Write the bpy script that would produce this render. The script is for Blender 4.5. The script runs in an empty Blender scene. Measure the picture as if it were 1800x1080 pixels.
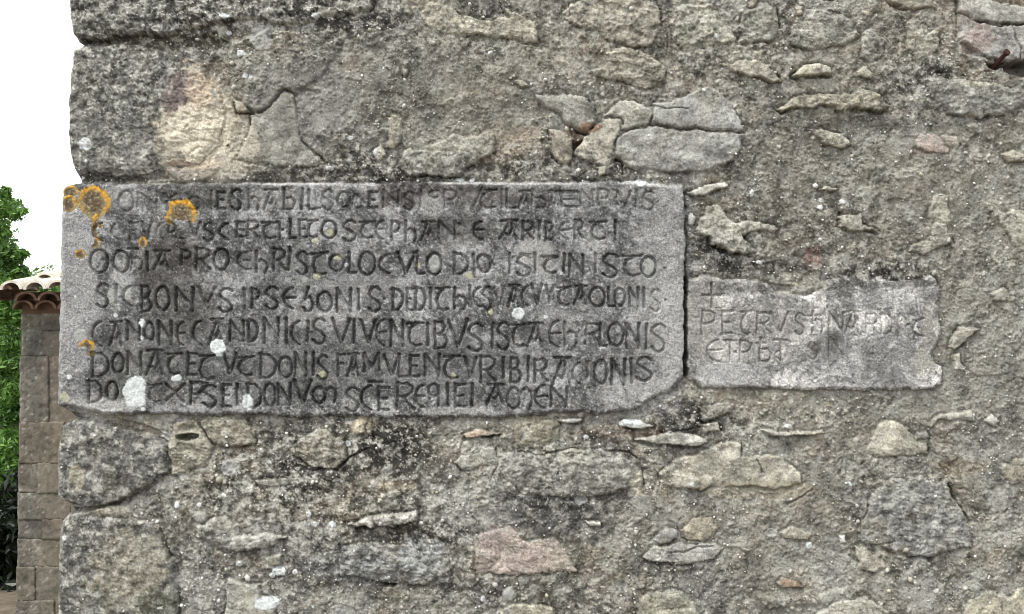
import bpy, math, random
import numpy as np

# ------------------------------------------------------------------ camera, world, light
S = 0.0015                      # metres per reference pixel on the wall face
CAM_Z = 1.75
D0 = 3.0
sc = bpy.context.scene
COL = sc.collection
cam = bpy.data.cameras.new('camera'); cam.sensor_width = 36.0; cam.lens = 36.0 * D0 / (1800 * S)
cam.clip_start = 0.05; cam.clip_end = 500
camo = bpy.data.objects.new('camera', cam); COL.objects.link(camo)
camo.location = (0, -D0, CAM_Z); camo.rotation_euler = (math.radians(90), 0, 0)
sc.camera = camo

SUN_DIR = np.array([-0.40, -0.36, 0.95]); SUN_DIR /= np.linalg.norm(SUN_DIR)   # towards the sun
SUN_EL = math.asin(SUN_DIR[2]); SUN_AZ = math.atan2(SUN_DIR[0], SUN_DIR[1])
w = bpy.data.worlds.new('World'); sc.world = w; w.use_nodes = True
nt = w.node_tree; nt.nodes.clear()
sky = nt.nodes.new('ShaderNodeTexSky'); sky.sky_type = 'NISHITA'; sky.sun_disc = False
sky.sun_elevation = SUN_EL; sky.sun_rotation = SUN_AZ
sky.air_density = 1.0; sky.dust_density = 1.2; sky.ozone_density = 1.0
hs = nt.nodes.new('ShaderNodeHueSaturation'); hs.inputs['Saturation'].default_value = 0.16
bg = nt.nodes.new('ShaderNodeBackground'); bg.inputs['Strength'].default_value = 0.15
out = nt.nodes.new('ShaderNodeOutputWorld')
nt.links.new(sky.outputs[0], hs.inputs['Color']); nt.links.new(hs.outputs[0], bg.inputs['Color'])
nt.links.new(bg.outputs[0], out.inputs[0])
sl = bpy.data.lights.new('sun', 'SUN'); sl.energy = 1.45; sl.angle = math.radians(10); sl.color = (1.0, 0.965, 0.90)
so = bpy.data.objects.new('sun', sl); COL.objects.link(so)
from mathutils import Vector
so.rotation_euler = Vector(SUN_DIR.tolist()).to_track_quat('Z', 'Y').to_euler(); so.location = (0, -2, 8)
sc.view_settings.view_transform = 'Standard'; sc.view_settings.look = 'None'
sc.view_settings.gamma = 1.0; sc.view_settings.use_curve_mapping = False
sc.view_settings.exposure = 1.2
sc.render.filter_size = 1.5; sc.cycles.pixel_filter_type = 'BLACKMAN_HARRIS'; sc.cycles.filter_width = 1.0

# ------------------------------------------------------------------ noise on numpy arrays
def _hash(ix, iy, seed):
    n = (ix.astype(np.int64) * 374761393 + iy.astype(np.int64) * 668265263 + seed * 1442695041) & 0xffffffff
    n = ((n ^ (n >> 13)) * 1274126177) & 0xffffffff
    n = ((n ^ (n >> 16)) * 2246822519) & 0xffffffff
    return ((n ^ (n >> 15)) & 0xffffff).astype(np.float32) / np.float32(0xffffff)
def perlin(x, y, scale, seed, ax=1.0, ay=1.0):
    ca, sa = math.cos(seed * 1.7), math.sin(seed * 1.7)
    if ax != 1.0 or ay != 1.0: ca, sa = 1.0, 0.12
    u = (x * ca + y * sa) / (scale * ax) + seed * 3.17; v = (-x * sa + y * ca) / (scale * ay) - seed * 5.31
    iu = np.floor(u); iv = np.floor(v); fu = (u - iu).astype(np.float32); fv = (v - iv).astype(np.float32)
    su = fu * fu * fu * (fu * (fu * 6 - 15) + 10); sv = fv * fv * fv * (fv * (fv * 6 - 15) + 10)
    def g(dx, dy):
        a = _hash(iu + dx, iv + dy, seed) * 6.2831853
        return np.cos(a) * (fu - dx) + np.sin(a) * (fv - dy)
    a = g(0, 0); b = g(1, 0); c = g(0, 1); d = g(1, 1)
    return ((a + (b - a) * su) * (1 - sv) + (c + (d - c) * su) * sv) * 1.5     # about -1..1
def fbm(x, y, scale, seed, octv=4, gain=0.5, ax=1.0, ay=1.0):
    r = 0; a = 1.0; t = 0
    for o in range(octv):
        r = r + a * perlin(x, y, scale, seed + o * 11, ax, ay); t += a; a *= gain; scale *= 0.5
    return r / t * 1.4
def worley(x, y, scale, seed):
    u = x / scale; v = y / scale; iu = np.floor(u); iv = np.floor(v)
    d1 = np.full(u.shape, 9.0, np.float32); idv = np.zeros(u.shape, np.float32)
    for dx in (-1, 0, 1):
        for dy in (-1, 0, 1):
            cx = iu + dx; cy = iv + dy
            px = cx + _hash(cx, cy, seed); py = cy + _hash(cx, cy, seed + 7)
            d = np.hypot(u - px, v - py).astype(np.float32)
            m = d < d1
            idv = np.where(m, _hash(cx, cy, seed + 13), idv); d1 = np.where(m, d, d1)
    return d1, idv
def sstep(a, b, x):
    t = np.clip((x - a) / (b - a), 0, 1); return t * t * (3 - 2 * t)
def sdist(px, py, poly):            # signed distance, positive inside
    p = np.array(poly, np.float32); n = len(p)
    best = np.full(px.shape, 1e9, np.float32); ins = np.zeros(px.shape, bool)
    for i in range(n):
        ax_, ay_ = p[i]; bx_, by_ = p[(i + 1) % n]
        ex, ey = bx_ - ax_, by_ - ay_; L = ex * ex + ey * ey + 1e-9
        t = np.clip(((px - ax_) * ex + (py - ay_) * ey) / L, 0, 1)
        d = (px - ax_ - t * ex) ** 2 + (py - ay_ - t * ey) ** 2
        best = np.minimum(best, d)
        c = ((ay_ > py) != (by_ > py)) & (px < ex * (py - ay_) / (ey if abs(ey) > 1e-9 else 1e-9) + ax_)
        ins ^= c
    d = np.sqrt(best); return np.where(ins, d, -d)

# ------------------------------------------------------------------ the wall sheet (coordinates in reference pixels)
STEP = 1.5
XR, YT, YB = 2850.0, -1100.0, 1707.0
def grow(a, b, s0, f, cap):
    o = []; p = a; s = s0
    sign = 1 if b > a else -1
    while (b - p) * sign > 0:
        s = min(s * f, cap); p += s * sign; o.append(p)
    o[-1] = b; return o
xs = np.arange(0, 1812 - 100, STEP)                     # distance from the corner line
xs = np.concatenate([xs, np.array(grow(xs[-1], XR - 100, STEP, 1.01, 3.6))])
ys = np.arange(-12, 1092, STEP)
ys = np.concatenate([np.array(grow(-12, YT, STEP, 1.02, 6))[::-1], ys, np.array(grow(ys[-1], YB, STEP, 1.02, 6))])
back = np.array([600, 560, 520, 480, 440, 400, 365, 330, 300, 270, 240, 210, 185, 160, 140, 120, 104, 90, 78, 68, 58, 50, 43, 37, 32, 27, 23], np.float32)
NB = len(back); NX = NB + len(xs); NY = len(ys)
SIL = [(-1100, 122), (-60, 121), (0, 120), (30, 121), (58, 126), (72, 136), (79, 146), (84, 140), (90, 128), (120, 123), (180, 118.5), (230, 118), (270, 121),
       (295, 128), (312, 136), (322, 140), (327, 114), (334, 108), (360, 106.5), (420, 105), (500, 102.5), (580, 101), (650, 99.5), (700, 98.5), (712, 98), (718, 106), (726, 122),
       (734, 128), (741, 122), (750, 105), (790, 100), (850, 98.5), (872, 99), (880, 108), (888, 122), (898, 124), (906, 116), (918, 105), (950, 102), (1000, 99.5), (1080, 98.5),
       (1190, 99), (1205, 112), (1214, 103), (1450, 98), (1462, 110), (1475, 99), (1707, 99)]
sil = np.interp(ys, [a for a, b in SIL], [b for a, b in SIL]).astype(np.float32)
sil += (2.2 * fbm(ys * 0 + 31.7, ys, 26, 5, 4, .6)).astype(np.float32)
PX = np.empty((NY, NX), np.float32); PY = np.repeat(ys[:, None], NX, 1).astype(np.float32)
# columns start on the silhouette and straighten out within 60 px
blend = np.clip(1 - xs / 60.0, 0, 1)[None, :]
PX[:, NB:] = (100 + xs)[None, :] * (1 - blend) + (sil[:, None] + xs[None, :]) * blend
PX[:, :NB] = sil[:, None] + 1.0
SC = np.empty((NY, NX), np.float32)                      # sampling x that keeps running round the corner, for noise
SC[:, NB:] = PX[:, NB:]; SC[:, :NB] = sil[:, None] - back[None, :]
INFRAME = (PY > -60) & (PY < 1140) & (PX < 1860)

seedw = 3
WX = (4.2 * perlin(SC, PY, 34, 101) + 2.6 * perlin(SC, PY, 13, 102) + 1.5 * perlin(SC, PY, 5.5, 103)).astype(np.float32)
WY = (4.2 * perlin(SC, PY, 34, 111) + 2.6 * perlin(SC, PY, 13, 112) + 1.5 * perlin(SC, PY, 5.5, 113)).astype(np.float32)

# noise fields shared by everything (values about -1..1)
n_big = fbm(SC, PY, 330, 1, 3); n_mid = fbm(SC, PY, 95, 2, 4, .55); n_sm = fbm(SC, PY, 26, 3, 4, .6)
n_fine = fbm(SC, PY, 7.5, 4, 2, .7); n_grit = perlin(SC, PY, 3.4, 5)
n_flat = fbm(SC, PY, 30, 6, 4, .55, 1.9, 0.75)           # lies along the courses
w1, wid1 = worley(SC + WX, PY + WY, 13, 7)
w2, wid2 = worley(SC, PY, 6.0, 8)
n_c1 = fbm(SC, PY, 60, 21, 5, .62); n_c2 = fbm(SC, PY, 14, 22, 3, .65); n_c3 = perlin(SC, PY, 3.8, 23); n_c4 = fbm(SC, PY, 180, 24, 3)
n_c5 = fbm(SC, PY, 9, 25, 3, .7)

def mm(v): return v / 1.5                                 # millimetres to pixels of height
smooth = sstep(.0, .45, fbm(SC, PY, 120, 51, 4, .6))       # hard skin left on the mortar: smoother and greyer
w3, wid3 = worley(SC + WX * .5, PY + WY * .5, 4.6, 9)
H = mm(1.0) * (9 * n_big + 5.0 * n_mid + (1 - .68 * smooth) * (2.9 * n_sm + 1.3 * n_fine + 0.8 * n_grit + 2.4 * (.5 - w3) * (.4 + wid3)))
H += mm(2.2) * (sstep(0.10, 0.20, n_sm * .75 + n_flat * .35) - .5) * sstep(-.3, .4, n_c4 + n_mid * .3)           # flakes and smears with an edge
H += mm(3.4) * (sstep(-0.03, 0.08, fbm(SC + WX, PY + WY, 80, 31, 5, .6)) - .5)
H -= mm(5.0) * sstep(0.62, 0.95, fbm(SC, PY, 20, 35, 3, .6)) ** 1
grain = sstep(.36, .12, w1) * (wid1 > .55)
H += mm(2.6) * grain
H -= mm(3.0) * sstep(.30, .1, w2) * (wid2 > .8)

def C3(r, g, b): return np.array([r, g, b], np.float32)
def mix(a, b, t): return a + (b - a) * t[..., None]
col = np.empty((NY, NX, 3), np.float32); col[:] = C3(.315, .295, .245)
col = mix(col, C3(.39, .375, .32), sstep(-.1, .5, n_c1))
col = mix(col, C3(.25, .255, .25), sstep(.0, .5, n_c4 + .4 * n_c2) * .7)
col = mix(col, C3(.36, .31, .22), sstep(.15, .6, fbm(SC, PY, 120, 41, 4)) * .55)
col = mix(col, C3(.13, .122, .10), sstep(.12, .48, n_c5 * .7 + n_c4 * .5 + .3 * n_c2) * .75)
col = mix(col, C3(.085, .08, .07), sstep(.35, .6, n_c2 + .35 * n_c1) * .65)
col = mix(col, C3(.50, .49, .44), sstep(.45, .75, n_c3 * .8 + n_c5 * .35) * .6)
col = mix(col, C3(.62, .60, .53), grain * (wid1 > .78) * .85)
tz = fbm(SC + WX * 2, PY + WY * 2, 150, 53, 5, .6)
col = mix(col, C3(.46, .455, .42), sstep(.08, .42, tz) * .6)
col = mix(col, C3(.16, .152, .125), sstep(.05, .45, -tz) * .6)
col = mix(col, C3(.40, .34, .24), sstep(.15, .5, fbm(SC + WX * 2, PY + WY * 2, 110, 54, 4, .6)) * .55)
col = mix(col, C3(.385, .385, .365), smooth * .55)
col = mix(col, C3(.43, .425, .385), sstep(.1, .5, fbm(SC, PY, 48, 52, 5, .65)) * .55)

REG = np.zeros((NY, NX), np.int32)
REGINFO = {0: None}                                       # id -> dict(name, label, parent id)

TILES = {'A': (100, 0, 3), 'B': (650, 0, 3), 'C': (1200, 0, 3), 'D': (1200, 330, 3), 'E': (80, 700, 2.842), 'F': (600, 700, 2.842),
         'G': (1167, 700, 2.842), '1': (90, 310, 4.5), '2': (450, 310, 4.5), '3': (820, 310, 4.5), '4': (90, 520, 4.5), '5': (450, 520, 4.5),
         '6': (820, 520, 4.5), '7': (1190, 460, 3.6), 'R': (0, 0, 1)}
def P(tile, pts):
    ox, oy, s = TILES[tile]
    v = [float(q) for q in pts.split()]
    return [(ox + v[i] / s, oy + v[i + 1] / s) for i in range(0, len(v), 2)]
def window(x0, y0, x1, y1):
    j0 = np.searchsorted(ys, y0); j1 = np.searchsorted(ys, y1)
    i0 = 0 if x0 < 150 else NB + int(np.searchsorted(100 + xs, x0)); i1 = NB + int(np.searchsorted(100 + xs, x1)) + 1
    return slice(max(j0 - 1, 0), min(j1 + 1, NY)), slice(max(i0 - 1, 0), min(i1, NX))

# soft colour patches: stains, bare mortar, washes, painted edge light
def patch(x, y, rx, ry, rgb, k, seed=0, hard=.35):
    sl_ = window(x - rx * 1.7, y - ry * 1.7, x + rx * 1.7, y + ry * 1.7)
    X, Y = PX[sl_], PY[sl_]
    r = np.sqrt(((X - x) / rx) ** 2 + ((Y - y) / ry) ** 2) + (.30 if hard > .2 else .42) * n_sm[sl_] + .22 * n_c2[sl_]
    m = sstep(1 + hard, 1 - hard, r) * min(k * 1.18, 1)
    col[sl_] = mix(col[sl_], C3(*rgb), m)
DARK = (.075, .07, .058); TAN = (.46, .38, .26); OLIVE = (.16, .145, .09); PINK = (.42, .31, .27)
for a in [(300, 72, 190, 14, OLIVE, .7), (620, 40, 90, 14, DARK, .6), (230, 308, 90, 12, DARK, .6), (590, 310, 180, 14, DARK, .55), (800, 300, 90, 22, DARK, .5),
          (1000, 312, 90, 10, DARK, .5), (1255, 450, 62, 34, DARK, .75), (1330, 470, 80, 16, DARK, .6), (1400, 380, 90, 50, (.15, .13, .10), .45),
          (690, 790, 62, 46, DARK, .72), (640, 760, 90, 30, DARK, .5), (560, 830, 80, 30, DARK, .5), (690, 935, 80, 26, (.10, .08, .05), .65), (560, 1000, 90, 40, DARK, .35),
          (650, 1010, 60, 30, (.16, .16, .16), .5), (960, 900, 90, 40, (.13, .13, .125), .6), (1000, 870, 120, 30, DARK, .4), (430, 960, 60, 16, DARK, .5),
          (1100, 760, 80, 14, (.22, .12, .06), .45), (1225, 740, 60, 30, DARK, .55), (1560, 40, 60, 20, DARK, .45), (1640, 130, 40, 30, DARK, .5), (1570, 470, 70, 10, DARK, .6),
          (1350, 170, 160, 8, DARK, .4), (1500, 220, 200, 14, DARK, .3), (1690, 820, 50, 12, (.28, .20, .10), .6), (1260, 350, 40, 40, (.30, .25, .17), .5),
          (400, 240, 42, 62, TAN, .8), (375, 130, 34, 26, (.20, .165, .11), .7), (1665, 30, 22, 60, (.40, .36, .30), .6), (1700, 60, 14, 40, (.45, .33, .26), .7),
          (1770, 5, 60, 14, (.36, .28, .22), .6), (1428, 452, 16, 22, (.32, .17, .14), .6), (1630, 262, 26, 12, (.40, .30, .27), .6), (880, 255, 60, 30, (.44, .35, .26), .5),
          (1085, 3, 40, 8, (.40, .33, .27), .5), (350, 310, 60, 18, (.5, .44, .36), .6), (925, 235, 30, 16, (.42, .33, .24), .5), (1010, 240, 22, 24, (.38, .27, .18), .6),
          (640, 745, 20, 16, (.50, .42, .28), .7), (700, 855, 36, 10, (.45, .36, .22), .6), (1230, 920, 40, 26, (.42, .36, .26), .4), (560, 900, 120, 16, (.36, .30, .22), .4),
          (1450, 100, 200, 60, (.36, .33, .26), .3), (1600, 600, 240, 160, (.33, .32, .28), .45), (1500, 330, 260, 90, (.30, .285, .24), .4),
          (760, 160, 200, 90, (.30, .285, .24), .5), (530, 170, 90, 80, (.27, .27, .26), .55), (1340, 900, 160, 90, (.31, .30, .26), .4), (800, 880, 70, 60, (.40, .40, .37), .5),
          (1730, 700, 90, 120, (.34, .33, .29), .4), (900, 90, 120, 60, (.34, .32, .26), .4), (1560, 560, 30, 50, (.5, .47, .38), .0)]:
    patch(*a)

# ---- ledges and pits in the mortar
def relief(poly, dh, soft=4.0, rgb=None, k=0.0, rough=0.0):
    x0 = min(p[0] for p in poly) - 14; x1 = max(p[0] for p in poly) + 14; y0 = min(p[1] for p in poly) - 14; y1 = max(p[1] for p in poly) + 14
    sl_ = window(x0, y0, x1, y1)
    d = sdist(PX[sl_] + WX[sl_] * .6, PY[sl_] + WY[sl_] * .6, poly)
    m = sstep(-soft * .4, soft, d)
    H[sl_] += mm(dh) * m
    if rough: H[sl_] += mm(rough) * n_sm[sl_] * m
    if rgb: col[sl_] = mix(col[sl_], C3(*rgb) * (1 + .18 * n_c2[sl_][..., None] + .12 * n_c3[sl_][..., None]), m * k)
relief(P('A', '640 300 760 350 900 340 925 480 940 600 1020 610 1012 690 970 790 880 870 760 880 620 900 560 880 700 600'), -4, 9, (.46, .41, .33), .8)
relief(P('A', '922 230 905 370 925 500 960 540 1010 585 1060 598 1130 565 1200 470 1290 480 1400 400 1500 250 1300 170 1100 160'), 6, 4)
relief(P('A', '130 190 520 185 800 190 900 215 900 330 760 345 640 300 520 265 430 235 230 232 140 240'), -10, 4)
relief(P('A', '100 935 250 925 430 940 580 905 640 950 400 962 120 968'), -8, 4)
relief(P('B', '700 230 900 240 1180 380 1200 500 1000 490 860 495 600 600 300 560 100 300 250 200'), 3, 8)
relief(P('C', '1320 0 1450 0 1460 180 1540 260 1560 300 1500 290 1440 180 1400 90'), -7, 4, (.40, .36, .30), .6)
relief(P('D', '20 260 150 260 160 300 390 350 300 440 100 430 20 400'), -7, 6)
relief(P('E', '130 70 330 90 560 150 620 200 560 190 400 160 180 108 110 100'), -10, 4)
relief(P('E', '110 545 200 550 400 505 600 400 620 385 440 520 340 550 200 575 110 590'), -12, 4)
relief(P('F', '0 90 900 95 900 115 400 118 0 112'), -5, 4)
relief(P('F', '60 640 390 640 500 700 540 725 300 715 60 700'), -9, 6)
relief(P('F', '780 650 830 630 900 700 1000 705 1060 680 1120 730 1150 620 900 600'), 5, 4)
relief(P('G', '380 290 700 285 1000 420 940 700 700 620 450 620 600 470 690 380'), 3, 8)
relief(P('G', '450 980 700 1000 900 950 1000 900 1050 1000 800 1030 500 1060'), 5, 6)
relief(P('D', '600 460 1200 440 1350 460 1340 380 1000 330 500 400'), 3, 6)

# ---- stones: (tile, polygon, name, height mm, edge px, dome mm, roughness mm, colour, crevice mm)
GREY = (.30, .30, .29); LGREY = (.40, .395, .365); BLACK = (.15, .15, .14); BUFF = (.41, .38, .30); DGREY = (.20, .20, .195)
QS = 'corner_stone'; RS = 'rubble_stone'; FL = 'stone_flake'
STONES = [
 ('A', '-60 -3000 -60 60 75 160 130 205 300 185 520 190 700 160 860 130 1000 100 1200 130 1420 95 1640 60 1700 0 1740 -400 1800 -3000', QS, 13, 12, 3, 5.5, (.235, .235, .215), 6),
 ('A', '-60 262 80 250 230 235 430 238 540 275 690 320 780 390 850 500 880 620 850 760 760 860 620 890 500 915 400 930 250 912 110 930 -60 925', QS, 9, 22, 5, 3.6, (.25, .25, .23), 5),
 ('A', '925 510 965 545 1015 590 955 598 937 560', FL, 9, 3, 2, .5, BUFF, 8),
 ('A', '1022 605 1080 592 1150 545 1200 482 1250 500 1262 620 1280 720 1330 800 1400 860 1300 880 1100 870 950 840 1000 740 1022 660', RS, 5, 9, 5, 2.2, (.31, .31, .28), 5),
 ('A', '1120 182 1195 166 1198 178 1130 194', FL, 7, 2, 1, .5, BUFF, 5),
 ('B', '270 90 300 20 360 10 460 60 560 100 640 105 740 90 700 50 690 15 760 60 870 120 895 170 885 215 830 230 700 200 560 190 380 180 290 140', RS, 7, 6, 3, 3.2, (.42, .40, .315), 4),
 ('B', '1020 60 1060 20 1200 -20 1400 -20 1530 40 1540 130 1500 230 1400 250 1250 210 1180 170 1040 100', RS, 5, 8, 3, 4.5, (.40, .37, .30), 3),
 ('B', '1250 270 1330 250 1460 280 1560 360 1560 430 1480 470 1350 440 1200 400 1170 370 1250 340', RS, 6, 8, 3, 4.5, (.37, .35, .28), 3),
 ('B', '870 500 1010 495 1130 520 1190 570 1195 640 1165 700 1100 690 1040 650 1000 610 930 570', RS, 9, 9, 7, 1.0, (.345, .34, .31), 3),
 ('B', '950 675 1010 690 1060 740 1075 800 1050 860 1000 860 960 820 950 740', RS, 7, 6, 4, 1.5, (.38, .35, .28), 6),
 ('B', '1080 800 1160 700 1240 622 1328 625 1328 680 1280 740 1296 850 1240 880 1160 860 1090 820', RS, 7, 6, 3, 2.0, (.40, .38, .32), 5),
 ('B', '1240 606 1320 540 1400 535 1450 560 1484 600 1476 655 1360 686 1335 680 1334 622', RS, 6, 6, 3, 2.0, (.39, .38, .34), 4),
 ('B', '1492 550 1600 535 1710 480 1800 465 1860 490 1940 590 1975 698 1800 686 1620 676 1495 652 1484 600', RS, 9, 6, 3, 1.3, (.33, .335, .33), 3),
 ('B', '1370 694 1500 664 1600 684 1800 700 1975 712 1960 790 1900 850 1800 900 1650 920 1500 900 1400 890 1340 880 1300 800 1300 720', RS, 10, 8, 4, 1.3, (.32, .325, .315), 4),
 ('B', '160 820 200 790 290 780 380 740 440 720 500 730 560 720 620 685 655 700 660 800 640 830 510 880 480 930 330 930 200 930 140 880', RS, 9, 7, 4, 3.0, (.36, .36, .33), 5),
 ('B', '15 800 60 760 90 820 40 855', FL, 5, 4, 2, 1, (.45, .43, .36), 4),
 ('B', '95 650 120 605 165 630 175 690 160 760 120 790 90 780', FL, 6, 5, 2, 2, (.44, .41, .32), 4),
 ('B', '165 360 205 370 180 408', FL, 6, 3, 1, 1, (.5, .48, .42), 4),
 ('B', '150 -60 190 -60 215 40 222 85 190 70', FL, 5, 3, 1, 1.5, (.42, .40, .33), 3),
 ('B', '1200 880 1245 870 1240 920 1210 930', FL, 5, 3, 1, 1, (.46, .44, .36), 3),
 ('B', '760 425 810 420 845 455 800 465', FL, 5, 3, 1, 1, (.42, .40, .34), 3),
 ('B', '1620 60 1660 25 1800 30 1880 120 1940 200 1870 240 1760 245 1640 250 1620 180', RS, 6, 7, 3, 4.5, (.39, .385, .32), 3),
 ('C', '300 110 350 60 430 10 480 40 505 100 500 200 490 215 400 220 290 230 310 190', RS, 8, 6, 3, 3.5, (.33, .335, .30), 6),
 ('C', '560 170 600 100 640 50 720 50 850 70 900 120 920 200 850 240 720 260 600 250 545 220', RS, 6, 7, 4, 4.5, (.34, .335, .30), 4),
 ('C', '355 5 395 -10 392 15 370 45 352 38', FL, 6, 3, 1, 1, (.46, .43, .33), 5),
 ('C', '240 370 300 320 400 320 450 350 480 390 520 420 490 430 400 410 250 385', FL, 8, 4, 1, 1, (.45, .43, .355), 6),
 ('C', '575 400 640 345 720 335 785 360 785 395 700 398 600 410', FL, 11, 4, 2, 1, (.45, .435, .35), 9),
 ('C', '490 570 560 540 640 500 760 500 960 480 1040 500 1090 560 1080 590 900 570 820 590 800 560 700 570 560 580', FL, 9, 4, 2, 3, (.43, .405, .31), 6),
 ('C', '670 690 730 680 840 700 880 760 840 790 740 760', FL, 7, 4, 2, 2.5, (.42, .41, .33), 4),
 ('C', '1240 720 1300 700 1370 740 1420 800 1300 805 1240 790', RS, 4, 5, 2, 2, (.42, .33, .30), 3),
 ('C', '1360 715 1440 725 1460 770 1400 780', FL, 3, 4, 1, 1, (.43, .38, .31), 2),
 ('C', '1285 420 1320 400 1500 415 1770 460 1860 500 1840 560 1700 610 1560 620 1400 600 1300 500', RS, 9, 8, 4, 3, (.29, .295, .275), 5),
 ('C', '1455 -120 1455 60 1530 105 1560 122 1740 128 1900 122 1900 70 1600 -10 1500 -120', RS, 9, 5, 2, 1.2, (.40, .395, .37), 6),
 ('C', '1455 70 1530 110 1560 130 1740 134 1880 130 1900 330 1780 318 1700 325 1620 315 1560 280 1450 200', RS, 10, 6, 3, 1.6, (.335, .33, .325), 6),
 ('C', '915 380 960 350 1000 385 1000 425 930 400', FL, 6, 3, 1, 1, (.44, .42, .34), 4),
 ('C', '1050 -40 1300 -40 1330 48 1250 50 1100 25', FL, 7, 4, 1, 1.5, (.34, .32, .26), 6),
 ('C', '1170 90 1250 100 1300 170 1350 150 1355 260 1250 335 1180 250', RS, 4, 6, 2, 4, (.37, .36, .31), 3),
 ('C', '930 170 1000 140 1060 200 1060 290 1000 320 940 300', RS, 4, 6, 2, 4, (.33, .33, .30), 3),
 ('C', '720 1000 760 985 825 1000 800 1015', FL, 5, 3, 1, 1, (.47, .45, .38), 3),
 ('C', '20 1020 120 980 220 958 240 985 160 1010 120 1030 50 1035', FL, 9, 3, 1, 1, (.47, .465, .43), 7),
 ('C', '1680 815 1750 790 1820 830 1820 860 1720 850', RS, 5, 5, 2, 3, (.40, .38, .31), 3),
 ('C', '1320 1050 1350 1020 1400 1030 1400 1075 1340 1080', FL, 5, 3, 1, 1, (.42, .42, .38), 3),
 ('D', '22 150 50 135 72 160 55 198 32 192', FL, 6, 3, 2, 1, (.50, .50, .47), 4),
 ('D', '60 210 110 150 130 100 180 95 220 130 260 180 350 180 430 188 510 208 480 235 360 235 310 258 370 308 385 342 250 345 160 300 150 262 70 240', RS, 12, 6, 3, 1.4, (.42, .41, .365), 9),
 ('D', '820 150 940 140 950 190 1030 235 900 230 830 200', FL, 8, 4, 2, 2.5, (.40, .39, .34), 6),
 ('D', '1320 50 1390 30 1400 90 1410 160 1390 230 1420 290 1330 320 1280 350 1200 340 1210 310 1310 260 1300 200 1310 120', RS, 6, 5, 2, 3.5, (.42, .415, .36), 4),
 ('D', '1650 100 1700 130 1860 120 1860 370 1760 330 1740 270 1690 190', RS, 6, 5, 2, 3.5, (.43, .42, .36), 4),
 ('D', '1420 790 1460 730 1500 740 1570 745 1500 800 1440 860 1410 850', FL, 5, 4, 1, 1.5, (.36, .35, .30), 5),
 ('D', '1430 885 1460 870 1462 920 1490 962 1440 960', FL, 6, 3, 1, 1, (.46, .45, .40), 3),
 ('D', '1625 560 1700 530 1740 590 1650 610', FL, 3, 5, 1, 2, (.34, .33, .28), 3),
 ('E', '-60 130 110 118 180 110 300 128 400 158 560 190 610 232 612 300 606 380 540 428 400 496 300 532 200 543 110 530 -60 500', QS, 15, 12, 4, 2.6, (.215, .215, .20), 8),
 ('E', '618 232 650 120 740 105 800 175 835 250 800 338 700 368 622 378', RS, 7, 8, 3, 3.5, (.36, .34, .265), 5),
 ('E', '-60 640 70 625 110 592 200 582 320 592 450 604 540 640 570 700 610 770 648 860 660 1000 660 1380 -60 1400', QS, 13, 12, 3, 2.6, (.225, .225, .205), 7),
 ('E', '-60 1440 640 1440 690 1700 640 2090 -60 2100', QS, 13, 12, 3, 3, (.23, .23, .21), 7),
 ('E', '-60 2150 700 2150 640 2900 -60 2900', QS, 13, 12, 3, 3, (.24, .24, .22), 7),
 ('E', '210 572 330 532 420 540 440 580 350 600', RS, 6, 5, 2, 3, (.36, .34, .28), 4),
 ('E', '760 112 820 82 1000 100 1055 180 1050 240 920 245 840 230 805 180', RS, 6, 7, 3, 3, (.29, .28, .22), 4),
 ('E', '1215 240 1300 190 1400 150 1500 220 1512 290 1440 358 1350 350 1260 330', RS, 7, 7, 3, 4, (.33, .31, .25), 7),
 ('E', '750 590 820 600 900 585 945 640 960 690 1100 680 1210 698 1100 740 960 770 850 750 760 690', RS, 11, 8, 4, 3, (.38, .375, .35), 6),
 ('E', '738 590 770 565 810 590 800 620 750 620', FL, 7, 4, 2, 1, (.30, .30, .28), 4),
 ('E', '902 940 922 895 1000 930 1065 930 1075 980 1120 1000 1160 1060 1150 1120 890 1120 900 1000', RS, 6, 7, 2, 2.5, (.37, .37, .34), 5),
 ('E', '1100 795 1180 780 1172 840 1112 835', FL, 4, 4, 2, 1, (.38, .36, .28), 3),
 ('E', '1100 580 1150 575 1160 630 1105 625', FL, 6, 4, 2, 1, (.34, .33, .30), 4),
 ('E', '1040 410 1200 400 1210 430 1150 445 1060 430', FL, 5, 3, 1, 1, (.40, .39, .35), 3),
 ('E', '1508 115 1600 100 1592 170 1530 192', FL, 5, 4, 1, 2, (.50, .43, .31), 3),
 ('F', '20 632 130 592 250 568 385 565 385 610 250 640 100 640', FL, 13, 5, 2, 3, (.46, .45, .43), 9),
 ('F', '0 735 140 722 320 728 520 725 548 800 545 930 400 942 280 922 180 915 0 880', RS, 7, 7, 3, 5, (.26, .265, .255), 5),
 ('F', '560 330 600 280 700 240 765 255 772 330 700 335 600 355', RS, 5, 6, 2, 2.5, (.38, .38, .35), 4),
 ('F', '782 290 860 250 1000 280 1140 250 1300 260 1440 300 1500 360 1510 430 1440 450 1300 490 1150 500 950 490 850 440 790 350', RS, 8, 10, 6, 4.5, (.30, .30, .275), 4),
 ('F', '612 182 680 152 800 175 700 188 622 200', FL, 10, 3, 1, 1, (.40, .30, .22), 9),
 ('F', '660 700 720 670 790 640 840 635 890 690 920 710 1000 710 1060 685 1110 730 1180 870 1040 875 930 880 800 880 680 870', RS, 5, 6, 2, 2.5, (.42, .34, .31), 4),
 ('F', '805 970 840 945 870 970 860 1010 815 1010', FL, 5, 4, 2, 1, (.40, .39, .36), 3),
 ('F', '780 1080 850 1030 950 1020 1060 1050 1090 1100 1090 1200 780 1200', RS, 6, 6, 2, 2.5, (.40, .38, .29), 4),
 ('F', '1215 612 1290 620 1300 640 1240 640', FL, 9, 3, 1, 1, (.55, .54, .50), 8),
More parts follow.
